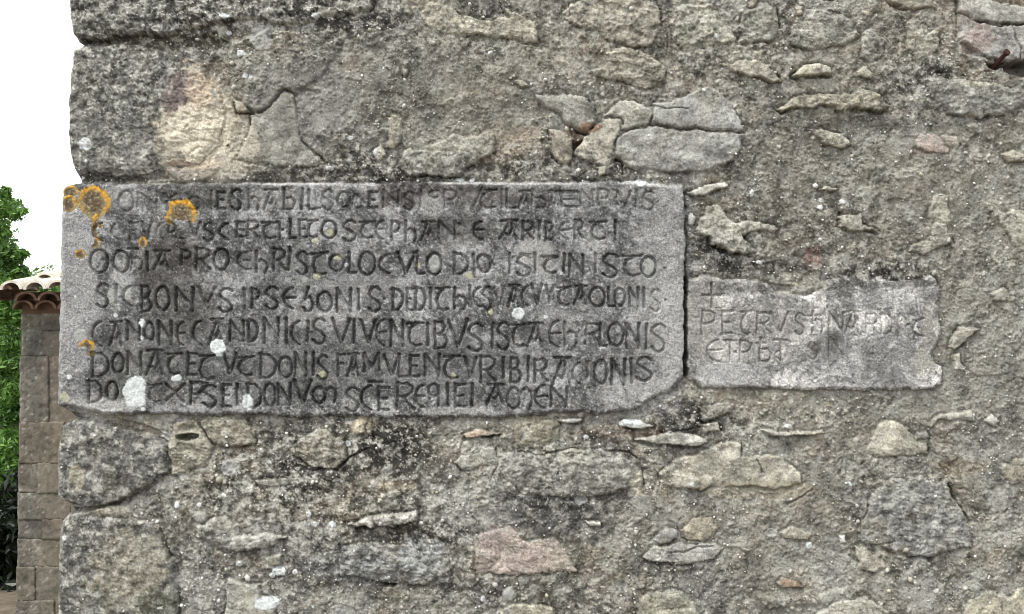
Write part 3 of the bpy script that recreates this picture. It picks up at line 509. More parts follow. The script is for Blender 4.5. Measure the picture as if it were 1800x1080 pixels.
# glyph x0 y0 x1 y1 depth(0..9)
TXT = {
 '1': ['O 545 125 665 280 4', 'N 700 130 850 250 2', 'X 900 150 1000 230 2', 'O 1090 170 1190 270 2', 'L 1275 120 1310 255 3', 'E 1320 130 1380 262 6', 'S 1430 112 1512 268 7', 'h 1570 110 1660 270 4', 'A 1690 110 1800 265 5',
       'C 345 370 440 515 5', 'C 490 375 560 505 2', 'F 625 372 700 500 3', 'V 730 365 810 500 3', 'C 845 372 920 505 3', 'D 935 368 990 450 5', 'L 1000 400 1060 500 3', 'V 1105 370 1190 480 4', 'S 1215 372 1300 515 6', 'C 1342 375 1425 505 8', 'E 1468 365 1540 485 8', 'R 1552 355 1648 490 7', 't 1675 365 1800 495 8',
       'O 318 585 465 765 7', '- 620 565 695 590 8', 'O 502 590 625 765 8', 'h 640 590 735 742 5', 'I 762 600 782 750 7', 'A 820 590 945 740 7', 'P 1035 590 1110 705 6', 'R 1150 572 1265 742 7', 'O 1292 575 1412 745 9', '. 1415 640 1440 660 8', 'C 1480 600 1570 738 8', 'E 1500 600 1590 740 3', '. 1620 590 1640 610 7', 'h 1625 600 1717 765 7',
       'S 372 855 470 1042 7', 'I 515 870 540 1000 5', 'C 580 870 672 1032 6', 'B 720 870 802 1075 8', 'O 835 878 945 1062 9', 'N 1000 885 1130 1062 8', 'V 1175 880 1305 1012 6', 'S 1330 890 1448 1078 9', 'I 1528 890 1552 1042 6', 'P 1590 890 1655 1042 7'],
 '2': ['b 225 100 312 270 6', 'I 355 110 385 262 7', 'L 418 112 510 262 6', 'S 528 112 612 268 6', 'O 650 132 750 250 5', 'o 765 150 840 262 5', 'E 892 130 962 255 6', 'N 1010 120 1130 245 4', 'S 1172 130 1255 272 4', 'I 1290 120 1320 250 4', 'O 1370 120 1450 180 3', 'P 1490 115 1590 250 3', 'V 1620 110 1790 260 3',
       'I 182 372 208 500 7', '. 212 415 232 435 9', 'L 275 345 328 488 8', 'E 345 345 405 490 8', 't 412 350 495 488 7', 'O 525 355 640 492 9', 'S 688 355 800 518 8', 't 830 362 945 492 6', 'e 955 355 1025 500 4', 'P 1070 358 1142 508 7', 'h 1180 360 1272 518 8', 'A 1310 362 1415 505 6', 'N 1450 360 1580 500 5', '. 1600 370 1620 390 4', 'e 1720 360 1805 498 8',
       'R 138 578 245 748 8', 'I 258 570 282 745 8', 'S 328 600 412 780 8', 't 450 605 575 782 9', 'O 590 625 698 755 7', 'L 735 612 795 768 9', 'O 820 602 948 782 9', 'C 980 620 1085 772 8', 'V 1125 608 1255 772 9', 'L 1275 600 1335 775 7', 'O 1355 612 1468 782 8', 'D 1565 612 1680 778 8', 'I 1715 620 1745 790 7',
       'S 78 880 185 1052 8', 'e 225 882 322 1048 8', '5 380 880 455 1070 9', 'O 492 918 605 1070 8', 'N 645 895 755 1072 8', 'I 806 895 830 1052 9', 'S 890 880 995 1072 9', '. 1010 960 1030 980 5', 'D 1080 890 1168 1062 9', 'E 1195 892 1240 1065 7', 'D 1262 880 1342 1062 9', 'I 1370 885 1395 1042 8', 't 1425 880 1535 1062 9', 'h 1565 890 1668 1052 8', 'I 1685 880 1712 1022 8'],
 '3': ['t 105 110 245 258 5', 'I 270 110 290 250 4', 'L 312 110 400 258 5', 'A 412 120 500 255 5', 'b 510 110 640 258 4', '- 660 100 870 140 6', 'A 645 125 735 250 4', 'E 735 130 885 248 4', 'N 905 115 1000 240 3', 'P 1040 110 1130 235 3', 'R 1140 120 1195 245 3', 'V 1190 130 1295 250 4', 'I 1325 120 1350 245 3', 'S 1385 125 1480 270 4',
       'A 262 352 400 502 8', 'R 440 360 528 505 7', 'I 565 362 592 502 6', 'B 620 365 692 512 6', 'e 735 365 825 502 4', 'R 852 355 925 502 6', 't 980 362 1105 502 7', 'I 1160 352 1186 502 8',
       'o 90 622 190 762 8', 'I 330 615 352 768 7', 'S 392 630 512 792 7', '- 430 612 500 632 5', 'I 535 612 555 762 7', '- 590 625 705 645 7', 't 612 640 720 772 7', 'I 758 618 782 768 8', 'N 815 622 922 792 7', 'I 1012 618 1030 762 6', 'S 1068 620 1202 802 8', 't 1235 628 1385 792 6', 'O 1378 640 1492 802 7',
       'I 18 870 38 1032 8', 'C 55 882 130 1035 7', 'S 125 880 205 1058 6', 'V 225 885 305 1020 3', 'A 328 862 415 1032 7', 'C 440 870 502 1022 6', 'V 520 860 595 1012 7', 'Y 628 868 692 1000 6', 't 718 875 825 1022 7', 'A 850 868 945 1012 7', 'O 972 882 1095 1030 8', 'L 1120 880 1165 1032 8', 'O 1168 886 1252 1032 8', 'N 1290 885 1355 1032 7', 'I 1392 888 1412 1042 6', 'S 1450 900 1532 1072 3'],
 '4': ['C 340 202 430 398 7', 'A 472 205 572 392 6', 'N 612 205 712 348 8', 'O 745 212 822 352 8', 'N 862 205 962 388 8', 'e 1005 210 1065 388 7', 'C 1128 198 1215 388 9', 'A 1262 182 1362 382 6', 'N 1422 198 1532 358 8', 'D 1565 195 1642 362 8', 'N 1692 180 1805 372 8',
       'D 330 448 468 642 8', 'O 495 460 582 608 8', 'N 615 448 722 622 7', 'A 760 430 892 622 7', 't 930 458 1045 622 7', 'E 1085 455 1158 628 8', 't 1180 470 1305 662 8', 'V 1372 460 1472 612 8', 't 1482 482 1612 632 7', 'D 1655 458 1788 652 8',
       'D 302 670 418 848 7', 'O 448 682 538 822 8', 't 780 700 882 842 4', 'X 920 698 1062 838 7', 'P 1105 685 1212 852 9', '- 1175 675 1250 695 7', 'S 1208 705 1315 882 9', 'E 1362 702 1428 878 9', 'I 1465 700 1490 862 9', 'D 1555 695 1672 888 8', 'O 1692 695 1782 872 8'],
 '5': ['I 235 180 262 382 8', 'C 288 198 375 388 8', 'I 400 200 425 368 7', 'S 450 182 562 382 8', 'V 610 182 748 372 9', 'I 765 190 795 372 9', 'V 835 192 952 368 9', 'e 955 192 1035 392 6', 'N 1070 198 1168 398 8', 't 1203 212 1325 398 9', 'I 1348 218 1375 392 9', 'B 1410 202 1515 418 8', 'V 1525 192 1675 398 9', 'S 1678 222 1800 438 9',
       'O 188 485 292 648 8', 'N 315 452 402 632 8', 'I 448 452 470 622 8', 'S 488 475 575 662 7', 'F 645 462 705 638 7', 'A 730 458 818 632 8', 'M 858 458 982 602 7', 'V 1020 468 1135 622 8', 'L 1128 480 1205 642 7', 'E 1215 475 1292 638 8', 'N 1340 462 1452 632 8', 't 1488 475 1615 658 8', 'V 1655 488 1745 642 8',
       'N 180 698 278 862 8', 'V 312 668 442 852 9', 'm 455 722 642 845 8', 'S 715 728 822 915 7', 'C 835 708 938 898 8', '- 895 668 1000 692 9', 'E 965 722 1058 902 9', 'R 1110 688 1255 902 8', 'e 1265 708 1342 878 7', 'q 1365 698 1460 872 7', 'I 1508 698 1532 872 9', 'E 1572 702 1655 878 9', 'I 1695 698 1722 872 9'],
 '6': ['I 195 222 218 412 9', 'S 245 212 342 428 8', 't 360 222 472 402 8', 'A 482 218 602 402 7', 'e 655 200 745 408 7', 'h 770 215 882 402 5', 'X 870 210 935 330 4', 'R 935 222 1060 385 5', 'L 1050 220 1110 400 7', 'O 1120 215 1242 398 9', 'N 1265 222 1358 412 8', 'I 1405 228 1430 422 7', 'S 1455 228 1575 442 6',
       'R 105 480 232 682 8', 'I 282 488 305 642 9', 'B 345 488 432 688 8', 'I 475 482 500 672 9', 'R 535 502 642 682 8', 'A 680 485 822 702 8', 'C 835 528 908 698 6', 'I 948 525 968 642 5', 'O 1010 510 1112 692 8', 'N 1145 502 1252 702 9', 'I 1292 500 1315 688 8', 'S 1340 488 1468 672 7',
       'A 160 700 292 855 8', 'm 320 725 520 895 7', 'e 540 708 642 888 8', 'N 668 722 792 872 8'],
 '7': ['+ 162 140 275 288 9', 'P 150 310 242 462 5', 'E 280 315 348 458 5', 't 402 312 468 462 5', 'R 500 320 592 458 5', 'V 590 320 702 452 5', 'S 742 330 802 462 4', 'h 850 315 925 452 5', '- 835 335 905 352 4', 'N 960 325 1048 462 5', 'A 1055 315 1155 462 4', 'R 1190 330 1272 462 3', 'D 1285 330 1362 462 3', 'I 1390 335 1410 472 3', '. 1450 395 1470 405 3', 'C 1490 360 1575 475 7',
       'e 188 495 285 632 5', 'T 295 500 372 632 5', '. 355 570 370 582 4', 'P 392 500 468 632 5', 'b 520 485 592 632 5', '- 505 508 560 525 4', 'T 615 498 692 625 6', 'C 620 560 680 625 3', 'O 820 515 885 622 2', 'N 960 478 1052 622 2'],
}
GW = np.zeros((NY, NX), np.float32)
nlet = 0
for tile, rows in TXT.items():
    sc_ = TILES[tile][2]
    small = tile == '7'
    for r in rows:
        q = r.split(); ch = q[0]; x0, y0, x1, y1 = [float(v) for v in q[1:5]]; dep = float(q[5])
        rr = random.Random(nlet * 7 + 1)
        if x1 - x0 < 36 and ch == 'I':
            lean = rr.uniform(-.25, .25)
            strokes = [[(.5 + lean, 0), (.5 - lean * .4, 1)]]
        else: strokes = GL[ch]
        ox, oy, s = TILES[tile]
        segs = []
        for st in strokes:
            pts_ = [(ox + (x0 + u * (x1 - x0)) / s, oy + (y0 + v * (y1 - y0)) / s) for u, v in st]
            n_ = len(pts_) - 1
            for k in range(n_): segs.append((pts_[k], pts_[k + 1], k == 0, k == n_ - 1))
        X0, Y0, X1, Y1 = ox + x0 / s - 8, oy + y0 / s - 8, ox + x1 / s + 10, oy + y1 / s + 8
        sl_ = window(X0, Y0, X1, Y1)
        X = PX[sl_] + WX[sl_] * .16 + 1.1 * perlin(PX[sl_], PY[sl_], 19, 900 + nlet % 5); Y = PY[sl_] + WY[sl_] * .16 + 1.1 * perlin(PX[sl_], PY[sl_], 19, 930 + nlet % 5)
        hw0 = 2.5 if small else 3.2
        g = np.zeros(X.shape, np.float32)
        for (ax_, ay_), (bx_, by_), first, last in segs:
            ex, ey = bx_ - ax_, by_ - ay_; L = ex * ex + ey * ey + 1e-9
            tt = ((X - ax_) * ex + (Y - ay_) * ey) / L; t = np.clip(tt, 0, 1)
            dd = np.hypot(X - ax_ - t * ex, Y - ay_ - t * ey)
            fl = (1 - t) ** 4 * (1.1 if first and len(segs) < 9 else 0) + t ** 4 * (.5 if last and len(segs) < 9 else 0)
            thin = .82 if abs(ey) < abs(ex) * .35 and not small else 1.0
            hw = hw0 * thin * (.9 + .22 * fl)
            g = np.maximum(g, np.clip(1 - dd / hw, 0, 1))
        wear = np.clip(dep / 9 * (1.0 + .25 * n_sm[sl_]), .05, 1.1)
        amp = (13.0 if not small else 10.0) * wear
        g_ = np.minimum(1, g * 1.75)
        inreg = (REG[sl_] == (R_SML if small else R_BIG)) | (GW[sl_] > 0)
        gg = np.where(inreg, g_ * amp, 0)
        old = GW[sl_]
        newmax = np.maximum(old, gg)
        H[sl_] -= mm(1.0) * (newmax - old)
        GW[sl_] = newmax
        own = (gg >= old) & (g > .30) & inreg
        rl = add_region('carved_letter' if ch not in '.-' else 'carved_mark', R_SML if small else R_BIG); REGINFO[rl]['size'] = 1
        REG[sl_] = np.where(own, rl, REG[sl_])
        nlet += 1

# ---- specks and black crust that cover stone and mortar alike
o1 = fbm(SC, PY, 17, 61, 4, .68); o2 = perlin(SC, PY, 4.6, 67); o3 = perlin(SC, PY, 3.2, 68); o4 = fbm(SC + WX, PY + WY, 46, 70, 5, .62)
zone = np.zeros_like(PX)
def zadd(x, y, rx, ry, k):
    global zone
    r = ((PX - x) / rx) ** 2 + ((PY - y) / ry) ** 2
    zone = np.maximum(zone, k * np.exp(-r * 1.1))
for a in [(420, 20, 330, 70, 1.0), (560, 880, 260, 150, 1.0), (640, 780, 150, 70, 1.0), (700, 960, 180, 70, 1.0), (1000, 830, 200, 80, .75), (250, 120, 160, 90, .6), (180, 980, 110, 140, .45),
          (760, 290, 420, 32, .8), (1290, 430, 110, 70, .8), (1560, 480, 140, 24, .9), (1250, 90, 300, 100, .6), (1600, 130, 120, 90, .6), (1620, 910, 110, 110, .55), (1450, 380, 120, 60, .55),
          (1250, 740, 140, 50, .7), (1580, 1000, 120, 60, .45), (900, 1050, 300, 50, .4), (1050, 60, 160, 90, .5), (820, 60, 150, 60, .5)]: zadd(*a)
zone = np.clip(zone * (1 + .5 * n_c4 + .5 * o4), 0, 1)
notslab = (REG < R_BIG)
fresh = np.zeros_like(PX)
for x, y, rx, ry in [(350, 222, 62, 78), (405, 240, 42, 60), (345, 290, 64, 22), (1085, 90, 1, 1)]:
    fresh = np.maximum(fresh, sstep(1.12, .95, np.sqrt(((PX - x) / rx) ** 2 + ((PY - y) / ry) ** 2) + .42 * n_sm + .2 * n_c2))
keep = (1 - .85 * fresh) * np.where((REG > 0) & notslab & ~np.isin(REG, QUOINS), .62, 1.0)
wz, wzi = worley(SC + WX, PY + WY, 12, 71)
H += np.where(notslab, mm(3.4) * zone * (sstep(.55, .1, wz) * (wzi - .3)) + mm(2.2) * zone * o1, 0)
col = mix(col, C3(.15, .146, .125), sstep(.02, .40, o4 + .2 * o2) * .42 * keep * np.where(notslab, 1, .3))
col = mix(col, C3(.42, .415, .385), sstep(.05, .40, -o4) * .42 * keep * np.where(notslab, 1, .5))
col = mix(col, C3(.085, .082, .07), sstep(.04, .30, o1 + .25 * o2) * (.07 + .80 * zone) * keep * np.where(notslab, 1, .6))
col = mix(col, C3(.52, .515, .475), sstep(.06, .30, -o1 + .3 * o3) * (.20 + .65 * zone) * keep)
col = mix(col, C3(.70, .69, .65), sstep(.54, .74, o3 * .8 + .3 * o1) * .5 * keep)
onstone = ((REG > 0) & notslab & ~np.isin(REG, QUOINS)).astype(np.float32)
col *= (1 + .07 * onstone[..., None] * C3(1.0, .97, .85))
col = 0.208 * (col / .30) ** 1.62
col *= np.where(notslab, 1.0, 1.0)[..., None]
lum = col.mean(-1, keepdims=True); col = lum + (col - lum) * (.54 - .02 * fresh[..., None])
col *= C3(1.0, .995, .95)
col = np.where(notslab[..., None], col, col * C3(.99, .995, 1.03))

# ------------------------------------------------------------------ lichens
def lichen(x, y, rx, ry, kind, seed, cut=None):
    sl_ = window(x - rx * 1.5 - 4, y - ry * 1.5 - 4, x + rx * 1.5 + 4, y + ry * 1.5 + 4)
    X, Y = PX[sl_] - x, PY[sl_] - y
    r = np.sqrt((X / rx) ** 2 + (Y / ry) ** 2) + .20 * perlin(PX[sl_], PY[sl_], max(rx * .9, 7), 1000 + seed) + .10 * perlin(PX[sl_], PY[sl_], 4, 1020 + seed)
    m = r < 1
    if kind == 'o':
        a = np.arctan2(Y, X)
        if cut: # lower part worn away: (angle centre deg, half width)
            da = np.abs((a - math.radians(cut[0]) + math.pi) % (2 * math.pi) - math.pi)
            m = m & ~((da < math.radians(cut[1]) + .25 * n_c2[sl_]) & (r > cut[2]))
        a_ = np.arctan2(Y, X); ring = sstep(.62, .86, r + .07 * n_c3[sl_] + .1 * n_c2[sl_]) * np.clip(.62 + .55 * np.cos(a_ + 1.35) + .4 * n_c2[sl_], .08, 1)
        c = np.empty(X.shape + (3,), np.float32); c[:] = C3(.27, .23, .13)
        c = mix(c, C3(.13, .085, .055), sstep(-.5, .3, n_c3[sl_] + .6 * n_c2[sl_] + .2) * sstep(.85, .4, r) * .9)
        c = mix(c, C3(.50, .44, .28), sstep(.25, .5, n_c5[sl_] - .2 * n_c3[sl_]) * .75)
        c = mix(c * .7, C3(.56, .29, .03), ring * .92)
        c = mix(c, C3(.56, .46, .18), ring * sstep(0, .5, n_c5[sl_]) * .5)
        col[sl_] = np.where(m[..., None], c, col[sl_])
        H[sl_] += np.where(m, mm(.8) * ring, 0)
        nm = 'orange_lichen'
    else:
        v = {'w': C3(.56, .59, .58), 'g': C3(.33, .335, .31), 'y': C3(.38, .38, .26)}[kind]
        c = v * (1 + .20 * n_c3[sl_][..., None] + .22 * n_c5[sl_][..., None])
        k = sstep(1, .86, r) * (.93 if kind == 'w' else .75)
        col[sl_] = np.where(m[..., None], mix(col[sl_], c, k), col[sl_])
        H[sl_] += np.where(m, mm(1.3 if kind == 'w' else .6) * sstep(1, .8, r), 0)
        if kind == 'w':                                        # fills the relief below it
            H[sl_] += np.where(m, sstep(1, .7, r) * GW[sl_] / 1.5 * .75, 0)
        nm = 'white_lichen' if kind == 'w' else 'grey_lichen'
    jj, ii = np.nonzero(m)
    if len(jj) < 24: return
    under = int(np.bincount(REG[sl_][m]).argmax())
    par = under
    while REGINFO.get(par) and REGINFO[par]['parent']: par = REGINFO[par]['parent']
    rl = add_region(nm, par); REGINFO[rl]['size'] = 1
    REG[sl_] = np.where(m, rl, REG[sl_])
for k, a in enumerate([(124, 338, 17, 12, 'o'), (122, 360, 16, 14, 'o'), (168, 357, 28, 31, 'o'), (320, 378, 26, 27, 'o', (90, 50, .45)), (172, 400, 8, 22, 'o', (0, 80, .2)), (170, 428, 8, 10, 'o', (200, 60, .3)), (144, 447, 10, 8, 'o'),
          (253, 427, 8, 9, 'o'), (155, 609, 14, 12, 'o', (120, 60, .35)), (162, 623, 5, 4, 'o'), (179, 398, 4, 4, 'o'),
          (152, 254, 12.5, 12, 'w'), (240, 690, 22, 28, 'w'), (385, 610, 15, 14, 'w'), (388, 621, 8, 7, 'w'), (438, 707, 11, 15, 'w'), (911, 551, 13, 11, 'w'), (252, 568, 7, 8, 'w'), (252, 594, 4, 5, 'w'),
          (312, 664, 9, 6, 'w'), (202, 721, 5, 5, 'w'), (255, 719, 5, 4, 'w'), (125, 662, 5, 5, 'w'), (144, 588, 12, 11, 'g'), (116, 697, 9, 10, 'y'), (581, 410, 8, 7, 'y'), (555, 423, 6, 6, 'y'), (596, 453, 8, 6, 'y'),
          (610, 466, 4, 4, 'w'), (766, 464, 11, 17, 'g'), (826, 484, 8, 7, 'y'), (736, 467, 5, 5, 'y'), (226, 517, 9, 12, 'g'), (200, 520, 9, 13, 'g'), (1140, 470, 9, 14, 'g'), (558, 486, 7, 7, 'y'), (537, 492, 6, 6, 'g'),
          (863, 548, 5, 6, 'y'), (568, 658, 8, 7, 'y'), (797, 660, 5, 6, 'y'), (460, 68, 22, 22, 'g'), (424, 95, 9, 6, 'w'), (432, 135, 5, 5, 'w'), (395, 30, 9, 5, 'w'), (555, 29, 8, 5, 'w'), (402, 58, 5, 4, 'w'), (442, 137, 4, 3, 'w'),
          (405, 822, 17, 16, 'g'), (425, 804, 10, 7, 'g'), (613, 779, 5, 5, 'w'), (682, 827, 10, 8, 'g'), (612, 780, 4, 5, 'w'), (312, 888, 4, 7, 'w'), (543, 904, 5, 6, 'w'), (553, 922, 6, 5, 'w'), (584, 922, 8, 6, 'w'), (421, 991, 6, 5, 'w'),
          (490, 1005, 12, 9, 'w'), (478, 1012, 5, 5, 'w'), (518, 1006, 5, 5, 'w'), (116, 943, 4, 5, 'w'), (1108, 744, 20, 8, 'w'), (1125, 322, 12, 7, 'w'), (1422, 959, 6, 6, 'w'), (1382, 748, 4, 4, 'w'), (895, 1045, 12, 14, 'g'),
          (849, 1052, 4, 6, 'w'), (1030, 768, 5, 4, 'w'), (1500, 390, 0.1, .1, 'w'), (1482, 355, 6, 5, 'w'), (1442, 365, 6, 5, 'w'), (1321, 340, 4, 7, 'w'), (1333, 461, 5, 4, 'w'), (1387, 750, 5, 4, 'w'), (1356, 937, 12, 9, 'g'),
          (660, 268, 5, 6, 'w'), (616, 243, 6, 4, 'w'), (580, 297, 8, 4, 'w'), (808, 316, 8, 4, 'w'), (830, 317, 5, 3, 'w'), (860, 317, 4, 3, 'w'), (1020, 880, 14, 9, 'g'), (600, 1075, 20, 14, 'g'), (470, 1060, 24, 12, 'w')] + [(rq.uniform(105, 1780), rq.uniform(5, 1070), rq.uniform(2.6, 5.2), rq.uniform(2.4, 4.6), rq.choice('wgg')) for rq in [random.Random(77)] for _ in range(70)]):
    x, y, rx, ry, kd = a[:5]
    lichen(x, y, rx, ry, kd, k, a[5] if len(a) > 5 else None)

# ---- rubble relief beyond the frame, one irregular stone per cell
outm = 1 - np.clip(np.minimum(np.minimum(PY + 40, 1120 - PY), 1840 - PX) / 40 + 1, 0, 1)
wo, woid = worley((SC + WX * 2 + 30 * n_mid) / 1.5, PY + WY * 2 + 22 * n_c1, 92, 66)
H += outm * (REG == 0) * (mm(7) * sstep(.46, .34, wo) * (woid > .35))
col = mix(col, C3(.34, .335, .30) * 1.0, outm * (REG == 0) * sstep(.5, .4, wo) * .4)
np.clip(col, .012, .78, out=col)

# ------------------------------------------------------------------ to world space
RC = 16.0
DY = np.zeros((NY, NX), np.float32)                           # how far the corner rounds back, px
sx = np.clip(xs, 0, RC)[None, :]
DY[:, NB:] = RC - np.sqrt(np.maximum(RC ** 2 - (RC - sx) ** 2, 0))
DY[:, :NB] = np.maximum(back[None, :], RC)
H[:, NB:] *= np.clip(.25 + xs / 14, 0, 1)[None, :]
inward = np.zeros((NY, NX), np.float32)
inward[:, :NB] = -H[:, :NB] * .35 * np.clip((back[None, :] - 14) / 40, 0, 1) 
VX = (PX - 900 + np.where(np.arange(NX)[None, :] < NB, -1.0, 0) + inward * .8) * S
VY = (DY - H) * S
VY[:, :NB] = DY[:, :NB] * S
VZ = CAM_Z - (PY - 540) * S
V = np.stack([VX, VY, VZ], -1).reshape(-1, 3).astype(np.float32)
CF = np.concatenate([col, np.ones(col.shape[:2] + (1,), np.float32)], -1).reshape(-1, 4)
idx = np.arange(NY * NX).reshape(NY, NX)
QUADS = np.stack([idx[:-1, :-1], idx[1:, :-1], idx[1:, 1:], idx[:-1, 1:]], -1).reshape(-1, 4)
FREG = REG[:-1, :-1].reshape(-1)

# ------------------------------------------------------------------ materials
def stone_mat(name, rough=.92, bump=.35, fine=1.0, spec=.25):
    m = bpy.data.materials.new(name); m.use_nodes = True; nt = m.node_tree; N = nt.nodes; L = nt.links
    b = N['Principled BSDF']; b.inputs['Roughness'].default_value = rough; b.inputs['Specular IOR Level'].default_value = spec
    at = N.new('ShaderNodeAttribute'); at.attribute_name = 'tint'
    tc = N.new('ShaderNodeTexCoord'); 
    n1 = N.new('ShaderNodeTexNoise'); n1.inputs['Scale'].default_value = 420; n1.inputs['Detail'].default_value = 3; n1.inputs['Roughness'].default_value = .7
    n2 = N.new('ShaderNodeTexNoise'); n2.inputs['Scale'].default_value = 150; n2.inputs['Detail'].default_value = 4; n2.inputs['Roughness'].default_value = .7
    gm = N.new('ShaderNodeNewGeometry')
    for n in (n1, n2): L.new(gm.outputs['Position'], n.inputs['Vector'])
    r1 = N.new('ShaderNodeMapRange'); r1.inputs['From Min'].default_value = .3; r1.inputs['From Max'].default_value = .7
    r1.inputs['To Min'].default_value = 1 - .42 * fine; r1.inputs['To Max'].default_value = 1 + .42 * fine; L.new(n1.outputs['Fac'], r1.inputs['Value'])
    r2 = N.new('ShaderNodeMapRange'); r2.inputs['From Min'].default_value = .3; r2.inputs['From Max'].default_value = .7
    r2.inputs['To Min'].default_value = 1 - .28 * fine; r2.inputs['To Max'].default_value = 1 + .28 * fine; L.new(n2.outputs['Fac'], r2.inputs['Value'])
    mu = N.new('ShaderNodeMath'); mu.operation = 'MULTIPLY'; L.new(r1.outputs[0], mu.inputs[0]); L.new(r2.outputs[0], mu.inputs[1])
    vm = N.new('ShaderNodeVectorMath'); vm.operation = 'SCALE'; L.new(at.outputs['Color'], vm.inputs[0]); L.new(mu.outputs[0], vm.inputs['Scale'])
    L.new(vm.outputs[0], b.inputs['Base Color'])
    bp = N.new('ShaderNodeBump'); bp.inputs['Strength'].default_value = bump; bp.inputs['Distance'].default_value = .003
    ad = N.new('ShaderNodeMath'); ad.operation = 'ADD'; L.new(n1.outputs['Fac'], ad.inputs[0]); L.new(n2.outputs['Fac'], ad.inputs[1])
    L.new(ad.outputs[0], bp.inputs['Height']); L.new(bp.outputs[0], b.inputs['Normal'])
    return m
M_MORTAR = stone_mat('old_lime_mortar', .95, .7, .95)
M_STONE = stone_mat('weathered_limestone', .93, .7, 1.1)
M_SLAB = stone_mat('dressed_grey_limestone', .9, .8, 1.5)
M_LICH = stone_mat('crustose_lichen', .95, .3, .45)

def new_obj(name, me, mat, parent=None, label=None, cat=None, group=None, kind=None):
    o = bpy.data.objects.new(name, me); COL.objects.link(o)
    if mat and me is not None: me.materials.append(mat)
    if parent: o.parent = parent
    if label: o['label'] = label
    if cat: o['category'] = cat
    if group: o['group'] = group
    if kind: o['kind'] = kind
    return o
def empty(name, loc, label=None, cat=None, group=None):
    o = new_obj(name, None, None, None, label, cat, group); o.location = loc; return o

def mesh_np(name, v, f, c=None, smooth=True):
    me = bpy.data.meshes.new(name)
    nf = len(f); k = f.shape[1]
    me.vertices.add(len(v)); me.vertices.foreach_set('co', np.ascontiguousarray(v, np.float32).ravel())
    me.loops.add(nf * k); me.loops.foreach_set('vertex_index', np.ascontiguousarray(f, np.int32).ravel())
    me.polygons.add(nf); me.polygons.foreach_set('loop_start', np.arange(0, nf * k, k, dtype=np.int32))
    me.update(calc_edges=True)
    me.polygons.foreach_set('use_smooth', np.full(nf, smooth))
    if c is not None:
        ca = me.color_attributes.new('tint', 'FLOAT_COLOR', 'POINT'); ca.data.foreach_set('color', np.ascontiguousarray(c, np.float32).ravel())
    me.validate(); return me

def region_mesh(r, faces, skirt):
    used, inv = np.unique(faces, return_inverse=True); f = inv.reshape(-1, 4)
    v = V[used].copy(); c = CF[used]
    if skirt:
        e = np.concatenate([f[:, [0, 1]], f[:, [1, 2]], f[:, [2, 3]], f[:, [3, 0]]])
        key = np.sort(e, 1); kk = key[:, 0].astype(np.int64) * len(v) + key[:, 1]
        u, first, cnt = np.unique(kk, return_index=True, return_counts=True)
        be = e[first[cnt == 1]]
        ub, bi = np.unique(be, return_inverse=True); bi = bi.reshape(-1, 2)
        nv = v[ub].copy(); nv[:, 1] = np.where(nv[:, 1] < .05, .07, nv[:, 1]); off = len(v)
        nv[:, 0] += np.where(v[ub][:, 1] > .045, .06, .004)
        f2 = np.stack([be[:, 1], be[:, 0], off + bi[:, 0], off + bi[:, 1]], 1)
        v = np.concatenate([v, nv]); c = np.concatenate([c, c[ub]]); f = np.concatenate([f, f2])
    org = v.mean(0); org[1] = 0.0
    return v - org, f, c, org

wall = empty('stone_wall', (1.2, 0.4, 0), 'weathered rubble stone wall with squared corner stones around the carved slabs', 'stone wall'); wall['kind'] = 'thing'
order = np.argsort(FREG, kind='stable'); sorted_r = FREG[order]
bounds = np.searchsorted(sorted_r, np.arange(rid + 2))
OB = {}
for r in range(0, rid + 1):
    fs = QUADS[order[bounds[r]:bounds[r + 1]]]
    if len(fs) == 0: continue
    info = REGINFO.get(r)
    if r == 0: nm, mat, par = 'mortar', M_MORTAR, None
    else:
        nm = info['name']; par = info['parent']
        mat = M_LICH if 'lichen' in nm else (M_SLAB if (r in (R_BIG, R_SML) or nm.startswith('carved')) else M_STONE)
        if par and par not in OB: par = 0
    v, f, c, org = region_mesh(r, fs, r != 0 and not info['parent'])
    me = mesh_np(nm, v, f, c)
    o = new_obj(nm, me, mat); OB[r] = o
    if r in (R_BIG, R_SML):
        o.location = org
        o['category'] = 'inscribed slab'; o['kind'] = 'thing'
        o['label'] = ('large dark grey slab with seven carved lines of letters and orange lichen' if r == R_BIG else
                      'small pale grey slab with a cross and two lines of fainter letters, broken right edge')
    elif r == 0 or not par:
        o.parent = wall; o.location = org - np.array(wall.location)
    else:
        P0 = OB[par]; pw = np.array(P0.location) + (np.array(wall.location) if P0.parent is wall else 0)
        o.parent = P0; o.location = org - pw
COL_ = COL

# core that closes the wall behind its face
def box(x0, x1, y0, y1, z0, z1):
    v = np.array([(x, y, z) for x in (x0, x1) for y in (y0, y1) for z in (z0, z1)], np.float32)
    f = np.array([(0, 1, 3, 2), (4, 6, 7, 5), (0, 4, 5, 1), (2, 3, 7, 6), (0, 2, 6, 4), (1, 5, 7, 3)], np.int32)
    return v, f
v, f = box(-1.12, (XR - 900) * S, .10, .90, 0, CAM_Z + (540 - YT) * S - .02)
me = mesh_np('wall_core', v - np.array(wall.location, np.float32), f, np.tile([.3, .29, .25, 1], (8, 1)), False)
new_obj('wall_core', me, M_MORTAR, wall)

